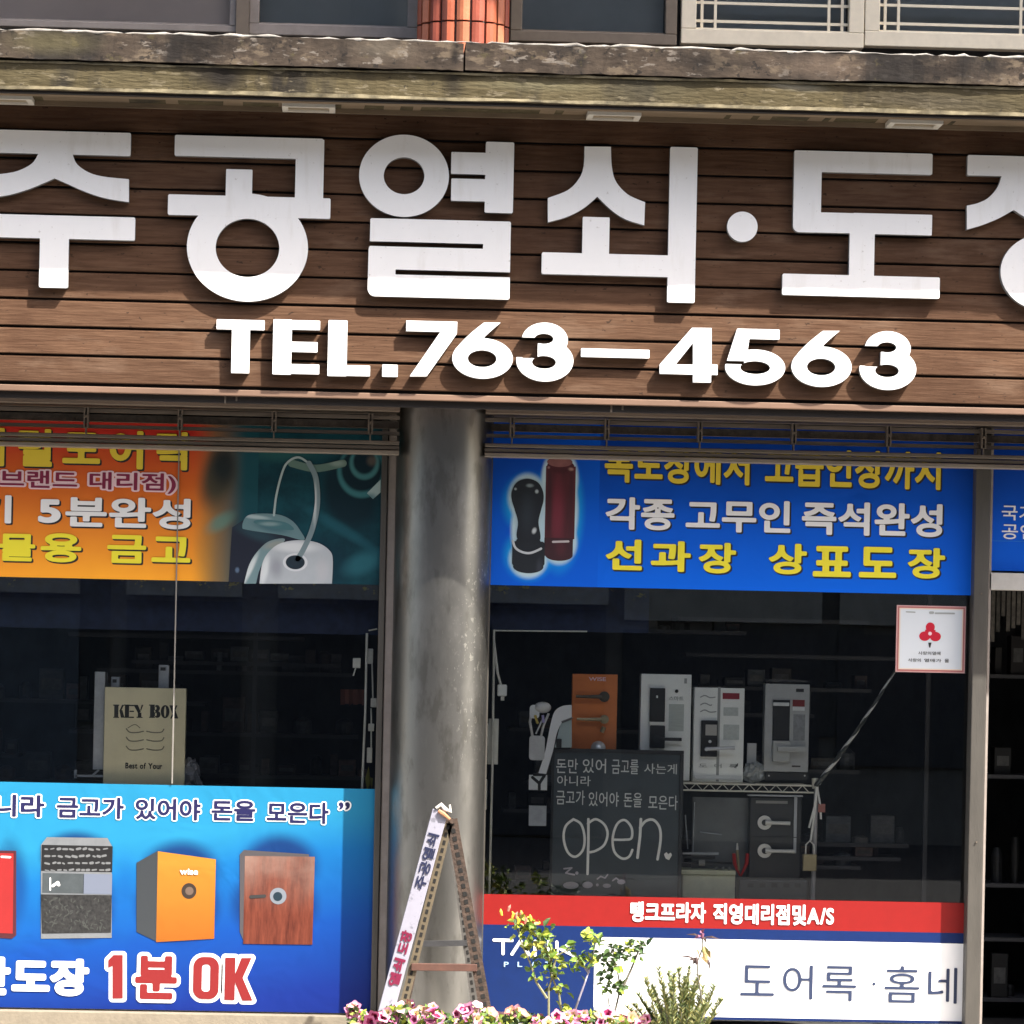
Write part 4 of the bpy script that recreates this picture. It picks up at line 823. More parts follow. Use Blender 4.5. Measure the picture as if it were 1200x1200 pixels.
b2 = MB().tube([p3(216, 925, .8), p3(228, 906, .8), p3(238, 925, .8)], [.02, .03, .01], 7).build('fold', MATS['grey plastic film'], t)
# counter behind the lower banners
ctr = thing('counter', 'low dark counter inside the left window carrying the key box', 'counter', (-1.8, .95, .02)); zc_ = zt(170, 917, Yk) - .05
MB().box(-3.2, PX(440, .7), .72, 1.25, zc_ - .04, zc_).build('top', dark, ctr); MB().box(-3.2, PX(440, .7), .76, 1.2, .02, zc_ - .04).build('front', dark, ctr)

# hanging hardware beside the posts
cream = mat('aged white plastic', (.75, .74, .67), .5, n=.1)
def hang(xr_, side, lab, items, top, bot):
    t = thing('hanging_rail', lab, 'rail', p3(xr_, bot, .74)); MB().tube([p3(xr_ + 2, top, .74), p3(xr_, (top + bot) / 2, .74), p3(xr_ - 4, bot, .74)], .0055, 8).build('rod', cream, t)
    for q in items:
        kind, x, y, w_, h_ = q
        if kind == 'b': pbox(x - w_ / 2, y, x + w_ / 2, y + h_, .76, .015).build('clip', cream, t, bevel=.003)
        else: MB().tube([p3(x, y, .77), p3(x + w_, y + h_, .77)], .0035, 6).build('cord', cream if kind == 'c' else rust, t)
    return t
hang(428, -1, 'thin pale rod with clips and cords inside the left window beside the column', (('b', 434, 760, 6, 18), ('b', 418, 771, 9, 12), ('c', 417, 782, -3, 10), ('c', 436, 778, 1, 40), ('b', 438, 818, 7, 11), ('c', 435, 830, 0, 60), ('b', 435, 848, 7, 9), ('b', 433, 876, 6, 18), ('c', 432, 739, 10, -2)), 742, 930)
t = thing('plant_cutting', 'small yellow-green leafy tag hanging between the pale rod and the left window post', 'leaf', p3(432, 925, .78))
for k in range(5): MB().face([p3(432, 898 + k * 3, .78), p3(428 + k * 2.3, 912, .775), p3(430 + k * 1.4, 926, .78), p3(434, 912, .785)]).build('leaf', mat('yellow leaf', (.30, .28, .05), .6), t)
hang(577, 1, 'thin pale rod with cord and boxed switches inside the right window beside the column', (('b', 569, 778, 5, 14), ('b', 570, 848, 7, 26), ('b', 567, 862, 8, 34), ('b', 578, 842, 11, 54), ('b', 566, 913, 9, 36), ('b', 564, 965, 6, 20), ('c', 579, 748, 6, 50), ('c', 578, 739, 110, 1)), 738, 1062)
t = thing('pull_cord', 'grey plug hanging on a loop of cord from the rod in the right window', 'cord', p3(588, 818, .75)); MB().tube([p3(579, 758, .75), p3(583, 788, .75), p3(587, 803, .75)], .006, 7).build('cord', cream, t); pbox(583, 802, 594, 816, .74, .03).build('plug', lock_white, t, bevel=.006); pbox(587, 816, 591, 821, .75, .012).build('tip', cream, t)
t = thing('coral_cloth', 'faint terracotta cloth hanging in the dark behind the left window', 'cloth', p3(410, 830, 1.4))
mb = MB(); 
for k in range(6): mb.face([p3(399 + k * 5, 808, 1.4 + .02 * (k % 2)), p3(404 + k * 5, 808, 1.4 + .02 * ((k + 1) % 2)), p3(404 + k * 5, 826 - k % 3, 1.4 + .02 * ((k + 1) % 2)), p3(399 + k * 5, 827 - (k + 1) % 3, 1.4 + .02 * (k % 2))])
mb.build('cloth', mat('terracotta cloth', (.22, .09, .07), .9), t)

# ------------------------------------------------------------------ right window display
orb = mat('orange lock board', (.62, .17, .03), .5, n=.12, ns=5)
Yl = .90
t = thing('lock_display', 'orange board with two lever handles, one dark and one brass', 'display', p3(696, 885, Yl)); pbox(671, 789.5, 722, 884, Yl, .05).build('board', orb, t, bevel=.003)
for y, mm, x1 in ((816.5, mat('antique bronze', (.10, .09, .07), .4, .6), 675), (843, brass, 676)):
    c = P(708, y, Yl); MB().tube([(c[0], Yl - .015, c[1]), (c[0], Yl, c[1])], .024 if y < 830 else .02, 20).build('rosette', mm, t); MB().tube([p3(708, y, Yl - .03), p3(690, y, Yl - .034), p3(x1, y - .5, Yl - .034)], [.010, .0075, .006], 8).build('lever', mm, t); MB().tube([p3(708, y, Yl - .045), p3(708, y, Yl - .0)], .012, 12).build('spindle', mm, t)
MB().tube([p3(708, 852, Yl - .02), p3(705, 858, Yl - .018)], .010, 8).build('escutcheon', brass, t)
text(t, 'WISE', (690, 793.5, 710, 798), Yl - .001, v_pink, .02)
t = thing('chrome_knob', 'round chrome door knob in front of the foot of the orange board', 'knob', p3(701, 880, .83)); bm = bmesh.new(); bmesh.ops.create_uvsphere(bm, u_segments=24, v_segments=14, radius=.034); me = bpy.data.meshes.new('knob'); bm.to_mesh(me); bm.free(); put('knob', me, chrome, t, smooth=True, loc=p3(701, 877, .83)); MB().tube([p3(701, 877, .83), p3(701, 890, .83)], .012, 10).build('stem', chrome, t)
t = thing('truck_reflection', 'white cab shape with a mirror, standing in for a truck reflection left of the orange board', 'frame', p3(640, 930, .95))  # object added behind the glass in place of a white truck's reflection
wf = mat('truck reflection white', (.85, .85, .86), .25, coat=.5)
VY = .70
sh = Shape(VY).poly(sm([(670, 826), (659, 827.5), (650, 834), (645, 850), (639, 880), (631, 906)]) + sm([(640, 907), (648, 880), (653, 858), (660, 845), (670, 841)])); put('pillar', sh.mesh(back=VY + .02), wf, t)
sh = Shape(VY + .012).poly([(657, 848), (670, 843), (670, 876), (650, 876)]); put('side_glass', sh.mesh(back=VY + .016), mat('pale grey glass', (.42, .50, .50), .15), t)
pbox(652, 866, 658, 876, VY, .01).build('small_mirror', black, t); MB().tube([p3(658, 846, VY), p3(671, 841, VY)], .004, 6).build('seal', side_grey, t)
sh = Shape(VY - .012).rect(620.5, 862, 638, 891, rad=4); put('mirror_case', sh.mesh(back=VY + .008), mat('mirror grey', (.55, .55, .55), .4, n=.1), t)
MB().tube([p3(624, 863, VY), p3(621, 846, VY), p3(624, 828, VY)], .006, 8).build('reflection_bracket_arm', satin, t); MB().tube([p3(634, 863, VY), p3(637, 850, VY), p3(643, 836, VY)], .0055, 8).build('reflection_bracket_arm', satin, t); MB().tube([p3(628, 860, VY), p3(636, 842, VY)], .004, 8).build('reflection_bracket_arm', chrome, t)
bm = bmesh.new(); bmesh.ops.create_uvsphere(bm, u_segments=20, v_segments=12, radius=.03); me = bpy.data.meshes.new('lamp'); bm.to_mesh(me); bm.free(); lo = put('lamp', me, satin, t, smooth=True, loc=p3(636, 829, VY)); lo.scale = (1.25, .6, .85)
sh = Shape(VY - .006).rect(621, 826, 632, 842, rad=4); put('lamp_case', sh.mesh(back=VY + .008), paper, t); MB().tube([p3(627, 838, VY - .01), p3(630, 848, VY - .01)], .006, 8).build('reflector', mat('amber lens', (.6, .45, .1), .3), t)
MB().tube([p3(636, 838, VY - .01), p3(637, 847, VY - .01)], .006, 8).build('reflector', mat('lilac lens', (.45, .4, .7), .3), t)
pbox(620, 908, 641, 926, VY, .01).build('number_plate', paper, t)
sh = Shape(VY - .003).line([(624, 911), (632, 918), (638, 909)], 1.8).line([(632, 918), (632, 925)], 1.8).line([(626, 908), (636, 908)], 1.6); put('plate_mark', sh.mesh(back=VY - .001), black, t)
pbox(620, 944, 640, 968, VY, .01).build('reflection_lower_panel', dull, t)

def lockbox(x0, y0, x1, y1, M, lab, extra):
    t = thing('lock_display', lab, 'display', p3((x0 + x1) / 2, y1, .95)); pbox(x0, y0, x1, y1, .95, .09).build('board', M, t, bevel=.003); extra(t); return t
def mb_(t, x0, y0, x1, y1, M, name, yo=.947, th=.004, bevel=0): pbox(x0, y0, x1, y1, yo, th).build(name, M, t, bevel=bevel)
def ex1(t):
    mb_(t, 762, 806, 779, 846, black, 'lock_body', .925, .025, .004); mb_(t, 762, 845, 779, 850, satin, 'trim', .93, .02); mb_(t, 762, 850, 779, 877, black, 'lock_body', .925, .025, .004)
    MB().tube([p3(770, 866, .925), p3(770, 866, .905)], .018, 16).build('spindle', dark, t); mb_(t, 770, 864, 799, 868.5, black, 'lever', .905, .012, .003); MB().tube([p3(793, 810, .95), p3(793, 810, .943)], .008, 12).build('button', black, t)
    text(t, '스마트', (784, 816, 801, 821), .948, v_soft, .01); mb_(t, 784, 825, 801, 857, mat('leaflet grey', (.48, .52, .49), .6, n=.12, ns=60, stretch=(.2, 1, 3)), 'leaflet', .948, .002); mb_(t, 802, 795, 805, 801, v_soft, 'logo', .948, .002)
    MB().tube([p3(770, 815, .924), p3(770, 818, .924)], .004, 8).build('key_light', paper, t)
lockbox(751.5, 789.5, 808, 915, lock_white, 'tall white board with a black keypad lock and black lever, partly behind the blackboard', ex1)
def ex2(t):
    mb_(t, 822, 844, 840.5, 887, black, 'lock_body', .925, .025, .004); mb_(t, 827, 849, 840, 862, mat('brushed trim', (.45, .43, .40), .35, .7), 'keypad_cover', .922, .004); MB().tube([p3(832, 869, .925), p3(832, 869, .918)], .007, 12).build('button', chrome, t)
    MB().tube([p3(828, 878, .92), p3(828, 878, .90)], .009, 10).build('spindle', chrome, t); MB().tube([p3(827, 877.5, .90), p3(861, 876.5, .90)], .0085, 10).build('lever', chrome, t); mb_(t, 847, 812, 866.5, 819.5, mat('deep red label', (.28, .01, .025), .5), 'label')
    mb_(t, 841.3, 805, 842.3, 916, v_soft, 'fold_line', .9485, .001)
    for y, l in ((817, 17), (826, 13), (834, 18)): put('sketch', (lambda s_: s_.mesh(h=.001))(Shape(.948).line(sm([(821, y), (826, y - 2), (832, y + .5), (821 + l, y)]), .7)), v_soft, t)
    mb_(t, 848, 829, 865, 839, mat('leaflet light', (.52, .56, .54), .6, n=.1, ns=80), 'leaflet'); mb_(t, 848, 849, 866, 867, MATS['leaflet light'], 'leaflet'); text(t, '도어록', (819, 895, 864, 900), .948, v_soft, .01, sp=.6); mb_(t, 814, 908, 869, 914, paper, 'foot_strip', .94, .008)
    put('mark', Shape(.948).poly([(860, 899), (865, 894), (864.5, 898), (861, 900)]).mesh(h=.001), print_dark, t)
lockbox(814, 805.5, 870.5, 917, lock_white, 'white board with a small black lock, chrome lever and dark red label', ex2)
def ex3(t):
    mb_(t, 906, 820, 925, 868, black, 'recess', .945, .006); mb_(t, 906, 823, 925, 827.5, paper, 'latch', .92, .025, .003); mb_(t, 906, 868, 926, 893, mat('light satin', (.42, .43, .42), .4, .3), 'lock_body', .92, .028, .004); mb_(t, 911, 874.5, 945, 881.5, MATS['light satin'], 'lever', .90, .014, .004)
    mb_(t, 929, 820, 943, 828, v_red, 'label'); mb_(t, 929, 828.3, 943, 833, paper, 'label'); mb_(t, 930, 837, 943, 868, mat('leaflet mid', (.24, .25, .26), .6, n=.2, ns=70), 'leaflet'); mb_(t, 933, 807, 942, 811, print_dark, 'logo'); mb_(t, 928, 897, 938, 899, print_dark, 'logo')
    mb_(t, 897, 905, 947, 915, black, 'plinth', .945, .08); mb_(t, 897, 796, 947, 800, dark, 'top_cap', .96, .06)
    for x in (901, 943): MB().tube([p3(x, 909, .945), p3(x, 909, .94)], .004, 8).build('screw', satin, t)
lockbox(897, 801, 947, 905, lock_grey, 'grey board with a recessed black lock, silver lever and red label', ex3)
t = thing('plastic_bag', 'clear crumpled plastic bag between the white and grey boards on the shelf', 'bag', p3(884, 918, .97)); bm = bmesh.new(); bmesh.ops.create_icosphere(bm, subdivisions=3, radius=.05); rr = random.Random(9)
for v in bm.verts: v.co = v.co * (1 + rr.uniform(-.2, .2))
me = bpy.data.meshes.new('bag'); bm.to_mesh(me); bm.free(); put('bag', me, mat('clear film', (.34, .36, .36), .2), t, loc=p3(884, 906, .98)); pbox(876, 871, 886, 898, 1.0, .02).build('strip', lock_grey, t)

# wire shelf
cw = mat('coated wire', (.72, .70, .60), .5, .2)
W = thing('wire_shelf', 'pale wire shelf rack carrying the lock display boards', 'shelf', p3(880, 1062, .95))
def hw(y0, y1, Y): 
    a = p3(752, y0, Y); b_ = p3(955, y0, Y); zz = zt(860, y0, Y); return (a[0], Y, zz), (b_[0], Y, zz)
for y in (919, 927): a, b_ = hw(y, y, .90); MB().tube([a, b_], .004, 8).build('rail', cw, W)
z_hi, z_lo = zt(860, 919, .90), zt(860, 927, .90); x0_, x1_ = PX(752, .9), PX(955, .9); n = 26; mb = MB()
pts = [(x0_ + (x1_ - x0_) * i / n, .90, z_hi if i % 2 else z_lo) for i in range(n + 1)]; mb.tube(pts, .0028, 6).build('zigzag_wire', cw, W)
for k in range(12): MB().tube([(x0_, .92 + k * .022, z_hi), (x1_, .92 + k * .022, z_hi)], .002, 5).build('shelf_wire', cw, W)
MB().tube([p3(957, 915, .9), p3(952, 1062, .9)], .0105, 12).build('post', mat('shelf post', (.40, .39, .40), .4, .3), W); MB().tube([p3(955, 912, .9), p3(955.5, 924, .9)], .015, 12).build('post_cap', cw, W)
MB().tube([p3(957, 915, 1.2), p3(952, 1062, 1.2)], .0105, 12).build('post', MATS['shelf post'], W); MB().tube([p3(748, 915, .93), p3(744, 1062, .93)], .0105, 12).build('post', MATS['shelf post'], W)
# knotted rope going up to the sticker
t = thing('rope', 'grey twisted rope slanting from the shelf corner up to the window sticker', 'rope', p3(955, 918, .88))
a = Vector(p3(957, 920, .88)); b_ = Vector(p3(1049, 785, .68)); mid_ = (a + b_) / 2 + Vector((.015, 0, -.02))
def bez(u): return a * (1 - u) ** 2 + mid_ * 2 * u * (1 - u) + b_ * u * u
nr = mat('grey rope strand', (.09, .095, .09), .8); nl = mat('pale rope strand', (.80, .80, .77), .8)
for ph, mm in ((0, nl), (2.1, nr), (4.2, nr)):
    pts = []; N = 90
    for i in range(N + 1):
        u = i / N; c = bez(u); R = .0095 * (1 - .55 * u); an = ph + u * 26; pts.append(c + Vector((.85 * math.cos(an) * R, math.sin(an) * R, .5 * math.cos(an) * R)))
    MB().tube(pts, [.0085 * (1 - .55 * i / N) for i in range(N + 1)], 6).build('strand', mm, t, smooth=True)
for k, (x, y) in enumerate(((950, 985), (962, 960), (948, 970))): MB().tube([a, p3((955 + x) / 2 + 3, 945, .885), p3(x, y, .89)], .005, 6).build('tail', nl, t)
t = thing('padlock', 'brass padlock hanging on the right post of the wire shelf', 'padlock', p3(947, 1020, .88)); pbox(941, 1001, 957, 1021, .87, .025).build('body', brass, t, bevel=.004); MB().tube([p3(944, 1002, .88), p3(944.5, 990, .88), p3(949, 985, .88), p3(953.5, 990, .88), p3(954, 1002, .88)], .004, 8).build('shackle', satin, t)
t = thing('tag', 'small faded red tag tied below the shelf corner', 'tag', p3(964, 950, .88)); pbox(959, 942, 967, 952, .88, .004).build('card', mat('faded red card', (.40, .16, .13), .7), t)
# handle display in black case
t = thing('handle_display', 'black case holding two silver lever handles below the shelf', 'display', p3(910, 1032, .95)); pbox(879, 934, 938, 1030, .97, .05).build('case', mat('black case', (.03, .032, .034), .4), t, bevel=.004); pbox(877, 931, 941, 934, .955, .07).build('edge', dull, t); pbox(931, 934, 933, 1000, .965, .01).build('edge', dull, t); pbox(886, 938, 923, 942, .962, .01).build('label_plate', mat('label dull', (.28, .28, .26), .5), t)
mb_(t, 879, 980, 938, 982, dark, 'divider', .962, .008)
for y, xe in ((964, 926), (997, 931)):
    c = P(896, y, .96); MB().tube([(c[0], .97, c[1]), (c[0], .952, c[1])], .032, 24).build('rosette', satin, t); MB().tube([(c[0], .952, c[1]), (c[0], .945, c[1])], .014, 16).build('keyhole', dark, t); MB().tube([p3(897, y, .94), p3(908, y + .3, .935), p3(xe, y + .8, .935)], [.011, .008, .009], 10).build('lever', satin, t)
t = thing('plastic_sheet', 'grey translucent sleeve standing behind the cream box under the shelf', 'sleeve', p3(840, 1000, 1.02)); pbox(812, 934, 878, 1040, 1.04, .01).build('sheet', mat('grey sleeve', (.12, .13, .135), .35, n=.2, ns=6), t); 
for a_, b2 in (((814, 940), (812, 1000)), ((820, 975), (846, 978)), ((803, 955), (806, 995))): MB().tube([p3(*a_, 1.03), p3(*b2, 1.03)], .003, 5).build('crease', dull, t)
t = thing('cream_box', 'cream plastic box with small parts on top beside the blackboard', 'box', p3(831, 1052, .9)); pbox(800, 1024, 861, 1056, .90, .2).build('body', mat('cream plastic', (.66, .67, .48), .6, n=.08), t, bevel=.004); pbox(798, 1019, 862, 1026, .89, .22).build('lid', MATS['cream plastic'], t, bevel=.004)
for x in (838, 846, 853): MB().tube([p3(x, 1018, .93), p3(x + 3, 1017, .93)], .007, 7).build('part', MATS['label dull'], t)
t = thing('screwdriver_set', 'dark rods with a clear handle lying on the cream box', 'tools', p3(830, 1012, .93)); 
for y, x0, x1 in ((1000, 800, 842), (1004.5, 800, 838), (1011, 800, 858)): MB().tube([p3(x0, y, .95), p3(x1, y + .5, .95)], .006, 7).build('rod', dark if y > 1001 else dull, t)
MB().tube([p3(819, 1011, .93), p3(826, 1011, .93)], .014, 10).build('grip', MATS['label dull'], t)
t = thing('red_pliers', 'tool with red grips standing between the cream box and the black case', 'pliers', p3(868, 1028, .92)); redp = mat('red grip', (.40, .015, .015), .4)
MB().tube([p3(860, 1000, .92), p3(861, 1012, .92), p3(867, 1026, .92)], [.008, .009, .004], 8).build('grip', redp, t); MB().tube([p3(876, 1000, .92), p3(875, 1012, .92), p3(868, 1027, .92)], [.008, .009, .004], 8).build('grip', redp, t); MB().tube([p3(864, 996, .92), p3(866, 1020, .915)], .006, 8).build('jaw', brass, t); MB().tube([p3(864, 988, .92), p3(864, 996, .92)], [.003, .006], 8).build('tip', satin, t)
t = thing('tool_case', 'dark grey slotted tool case at the foot of the shelf', 'case', p3(905, 1056, .9)); pbox(866, 1030, 946, 1056, .90, .15).build('body', mat('case grey', (.07, .075, .08), .45, n=.1), t, bevel=.008)
for x in (876, 890, 904, 918, 931): mb_(t, x, 1035, x + 7, 1040, black, 'slot', .897, .004)
# right-hand dark shelving
def stock(name, lab, x0, x1, ys, Y, seed, glo, ghi, ups=()):
    t = thing(name, lab, 'shelving', p3((x0 + x1) / 2, 1060, Y)); shm = mat('dark shelf edge', (.05, .05, .055), .6); rr = random.Random(seed)
    for y, hmax in ys:
        L_ = (x1 - x0) * rr.uniform(.25, .6); xs_ = rr.uniform(x0, x1 - L_); xe_ = xs_ + L_ if x1 - x0 > 150 else x1; xs_ = xs_ if x1 - x0 > 150 else x0
        zs = zt((x0 + x1) / 2, y + rr.uniform(-12, 12), Y); MB().box(PX(xs_, Y), PX(xe_, Y), Y, Y + .35, zs - .018, zs).build('board', shm, t)
        x = xs_ + rr.uniform(2, 12)
        while x < xe_ - 12 and hmax:
            w_ = rr.uniform(6, 30); h_ = hmax * rr.uniform(.25, 1); g = rr.uniform(glo, ghi); c = rr.choice(((1, 1, 1.03), (1.15, 1, .85), (.9, 1, 1.1), (1.3, .9, .8), (1, 1, 1)))
            M = mat('stock %d %d' % (int(g * 60), int(c[0] * 20)), tuple(g * q for q in c), .6, n=.35, ns=26, stretch=(1, 1, 2)); X0, X1 = PX(x, Y), PX(min(x + w_, xe_ - 2), Y); yb = Y + rr.uniform(.01, .12)
            kind = rr.random()
            if kind < .62:
                b_ = MB().box(X0, X1, yb, yb + .12, zs, zs + h_ * K * 1.1).build('box', M, t, bevel=.003)
                if w_ > 14: MB().box(X0 + .012, X1 - .012, yb - .002, yb, zs + h_ * K * .35, zs + h_ * K * .75).build('label', mat('stock label', (.09, .09, .085), .6, n=.3, ns=40), t)
            elif kind < .85: MB().tube([((X0 + X1) / 2, yb + .05, zs), ((X0 + X1) / 2, yb + .05, zs + h_ * K * .75), ((X0 + X1) / 2, yb + .05, zs + h_ * K)], [min(.045, (X1 - X0) / 2), min(.045, (X1 - X0) / 2), .015], 12).build('can', M, t)
            x += w_ + rr.choice((1, 2, 3, 9, 16))
    for x in ups: MB().box(PX(x, Y), PX(x + 5, Y), Y + .01, Y + .04, .02, 2.7).build('upright', shm, t)
    return t
stock('shelving', 'dark shelving with boxes deep inside the shop behind the right window', 590, 1130, ((720, 0), (745, 16), (762, 0), (800, 26), (862, 34), (925, 36), (985, 34), (1013, 20), (1040, 18), (830, 30), (893, 34), (950, 30), (1025, 26), (1000, 30)), 2.2, 12, .02, .12, (1090,))
stock('back_shelving', 'dark stocked shelving deep inside the shop behind the left window', -150, 440, ((735, 0), (795, 40), (860, 44), (908, 34), (830, 40), (885, 40), (900, 30), (770, 20)), 2.4, 5, .02, .11, (300,))
stock('doorway_shelving', 'dim narrow shelving with cartons just inside the open doorway', 1163, 1260, ((800, 74), (905, 90), (1040, 110), (1110, 54), (1180, 60)), 1.7, 8, .004, .016, ())
t = thing('paper_strips', 'dim papers hanging behind the transom at the top of the doorway', 'papers', p3(1185, 720, 1.2)); rr = random.Random(6)
for x in range(1164, 1206, 6): 
    y1 = 722 + rr.uniform(0, 38); g = rr.uniform(.04, .14); MB().box(PX(x, 1.2), PX(x + 4.4, 1.2), 1.2, 1.203, zt(x, y1, 1.2), zt(x, 690, 1.2)).build('paper', mat('dim paper %d' % int(g * 60), (g * 1.1, g, g * .85), .8, n=.4, ns=30), t)
# navy bands added behind the glass under the banners, painting in ghost reflections
for x0, x1, y0, y1, lab in ((-150, 443, 697, 738, 'navy band painted as a ghost reflection inside the left window under the orange banner'), (572, 760, 700, 740, 'navy band painted as a ghost reflection inside the right window under the blue banner')):
    t = thing('reflection_band', lab, 'reflection_band', p3((x0 + x1) / 2, y1, .85)); vm = mat('navy reflection band', (.014, .024, .065), .8, n=.3)
    if 'over' not in vm: overlay(vm, 22, .60, .64, (.22, .19, .03), .9, stretch=(.8, 1, 1), zr=(1.93, 1.97)); vm['over'] = 1
    r = rect(x0, y0, x1, y1, .85); MB().box(r[0], r[1], .85, .86, zt((x0 + x1) / 2, y1, .85), zt((x0 + x1) / 2, y0 - 25, .85)).build('cloth', vm, t)

# blackboard
BBY = .74
BB = thing('blackboard', 'chalk blackboard with handwritten open and Korean lines leaning inside the right window', 'blackboard', p3(722, 1058, BBY)); slate = mat('slate', (.055, .070, .082), .7, n=.15, ns=3)
r = rect(646, 878, 798, 1056, BBY); r = (P(646, 960, BBY)[0], P(799, 960, BBY)[0], zt(722, 1062, BBY), zt(722, 879, BBY))
MB().box(r[0], r[1], BBY, BBY + .012, r[2], r[3]).build('slate', slate, BB)
f = .014; MB().box(r[0] - .003, r[1] + .003, BBY - .008, BBY + .014, r[3] - f, r[3] + .003).box(r[0] - .003, r[0] + f * .6, BBY - .008, BBY + .014, r[2], r[3] - f).box(r[1] - f, r[1] + .003, BBY - .008, BBY + .014, r[2], r[3] - f).build('frame', mat('black wood frame', (.018, .02, .024), .5), BB, bevel=.002)
chalk = mat('chalk', (.9, .9, .87), .9); chalk2 = mat('thin chalk', (.75, .77, .75), .9)
for s_, bx in (('돈만', (652, 889, 677, 906)), ('있어', (683, 889, 710, 906)), ('금고를', (717, 890, 748, 907)), ('사는게', (755, 895, 793, 907)), ('아니라', (653, 909, 692, 921)), ('금고가', (652, 926, 685, 943)), ('있어야', (690, 928, 725, 945)), ('돈을', (731, 929, 752, 946)), ('모은다', (760, 932, 794, 949))):
    text(BB, s_, bx, BBY - .001, chalk2, .006)
op = Shape(BBY)
for L in ([(672, 960), (663, 968), (660.5, 982), (665, 998), (674, 1004), (683, 996), (685, 981), (681, 966), (672, 960)],):
    op.line(sm(L), 1.5)
op.line([(689.5, 960), (689.5, 985), (688.5, 1024)], 1.6).line(sm([(689, 965), (698, 960), (708, 966), (712, 977), (708, 990), (698, 997), (689, 999)]), 1.5)
op.line(sm([(720, 984), (732, 984), (740, 982), (740, 970), (732, 961), (723, 966), (718, 982), (720, 998), (729, 1006), (737, 1004), (741, 996)]), 1.5)
op.line([(751, 960), (750, 980), (747, 1005)], 1.7).line(sm([(750, 970), (757, 962), (766, 961), (773, 970), (774, 985), (770.5, 1007)]), 1.6).poly([(778, 1001), (781, 998.5), (783, 1001), (786, 999), (787.5, 1002), (784, 1008), (780, 1006)])
me = op.mesh(h=.001); me.transform(Matrix.Translation((0, -.0015, 0))); put('chalk_word', me, chalk, BB)
sc = Shape(BBY); sc.ell(669, 1037.5, 9.5, 4.5).ell(688.5, 1037, 6.5, 4).ell(711, 1038, 5, 2.6).ell(728, 1033.5, 5, 3).ell(676, 1023, 2, 2).ell(700, 1037, 1.8, 1.8).line([(661, 1018), (670, 1017), (663, 1023), (673, 1025)], 1).line([(700, 1030), (704, 1027), (709, 1029), (712, 1025)], .9).line([(718, 1032), (722, 1029), (726, 1032)], .9)
me = sc.mesh(h=.001); me.transform(Matrix.Translation((0, -.0015, 0))); put('chalk_doodle', me, mat('lilac chalk', (.45, .42, .48), .9), BB)

# ------------------------------------------------------------------ A-frame stand in front of the column
rustp = mat('rusty slotted angle', (.020, .013, .009), .75, n=0, ns=25, col2=(.075, .045, .030), bump=.4); hole = mat('slot hole', (.008, .007, .006), .9)
tape = mat('pale slotted edge', (.10, .077, .046), .7, n=.2, ns=30)
AF = thing('a_frame_stand', 'A-shaped stand of rusty slotted angle with a white lettered board on its left leg', 'stand', p3(515, 1230, -.2))
Ya, Yb = -.28, .12
def slotted(p, q, wd, M, n, name, parent=AF, Yv=None, th=.004, lw=.6):
    leg = bar(p, q, wd, th).build(name, M, parent); p = Vector(p); q = Vector(q); d = (q - p); t_ = d.normalized(); 
    mb = MB(); off = Vector((0, -th / 2 - .001, 0))
    for i in range(n):
        u = (i + .5) / n; c = p + d * u + off; bar(c - t_ * d.length / n * .28, c + t_ * d.length / n * .28, wd * .34, .001, mb)
    mb.build('slot', hole, leg); return leg
ap = (517, 950)
gz = lambda x, Y: (P(x, 1150, Y)[0], Y, 0.0)
def downto(x0, y0, x1, y1, Y):                       # extends an image line to the ground
    a = Vector(p3(x0, y0, Y)); b_ = Vector(p3(x1, y1, Y)); d = b_ - a; return a + d * (a.z / -d.z)
TLp = Vector(p3(515, 958, Ya)); BLp = downto(515, 958, 452, 1185, Ya)
# white lettered board
wb = mat('scuffed white board', (.29, .285, .34), .5, n=.06, ns=14); overlay(wb, 30, .60, .66, (.10, .10, .12), .6)
a = Vector(p3(516, 950, Ya - .02)); b_ = downto(516, 950, 454.5, 1178, Ya - .02); W_ = .066
bd = bar(a, b_, W_, .012).build('lettered_board', wb, AF, bevel=.002)
tdir = (a - b_).normalized(); nd = Vector((tdir.z, 0, -tdir.x))        # along the board, across it
def on_board(u0, u1, s0=-.36, s1=.36):
    A_ = Vector(p3(516, 950, Ya - .0275)); L_ = (a - b_).length
    def f_(u, v, dy): c = A_ - tdir * (u0 + (u1 - u0) * (1 - u)) - nd * (s0 + (s1 - s0) * v) * W_ * -1 * -1; return (c.x, c.y - dy, c.z)
    return f_
def brd_text(s_, u0, u1, M, w=.03): text(bd, s_, None, 0, M, w, mapf=on_board(u0, u1))
brd_text('주공열쇠', .10, .34, mat('board navy ink', (.012, .016, .05), .5)); brd_text('도장', .52, .62, mat('board crimson ink', (.15, .006, .035), .5), .05); brd_text('열쇠', .64, .76, MATS['board crimson ink'], .05); brd_text('주공', .88, .98, MATS['board navy ink'], .05)
slotted(p3(526, 965, Ya), downto(526, 965, 476, 1165, Ya), .034, tape, 30, 'leg')
slotted(p3(527, 962, Yb), downto(527, 962, 573, 1200, Yb) if 0 else downto(524, 962, 556, 1180, Yb), .030, mat('grey slotted angle', (.07, .065, .058), .7, n=.2), 30, 'leg')
slotted(p3(529, 960, Ya), downto(529, 960, 570, 1190, Ya), .050, rustp, 30, 'leg')
slotted(p3(522, 962, Yb), downto(522, 962, 478, 1170, Yb), .026, rustp, 28, 'leg')
bar(p3(482, 1133, Ya), p3(559, 1134, Ya), .030, .03).build('crossbar', mat('rust red bar', (.085, .036, .024), .7, n=.2), AF, bevel=.002)
bar(p3(489, 1106, Yb), p3(547, 1105, Yb), .024, .02).build('crossbar', dark, AF)
for x, y in ((522, 955), (530, 962)): MB().tube([p3(x, y, Ya - .03), p3(x, y, Ya + .02)], .012, 8).build('bolt', rustp, AF)
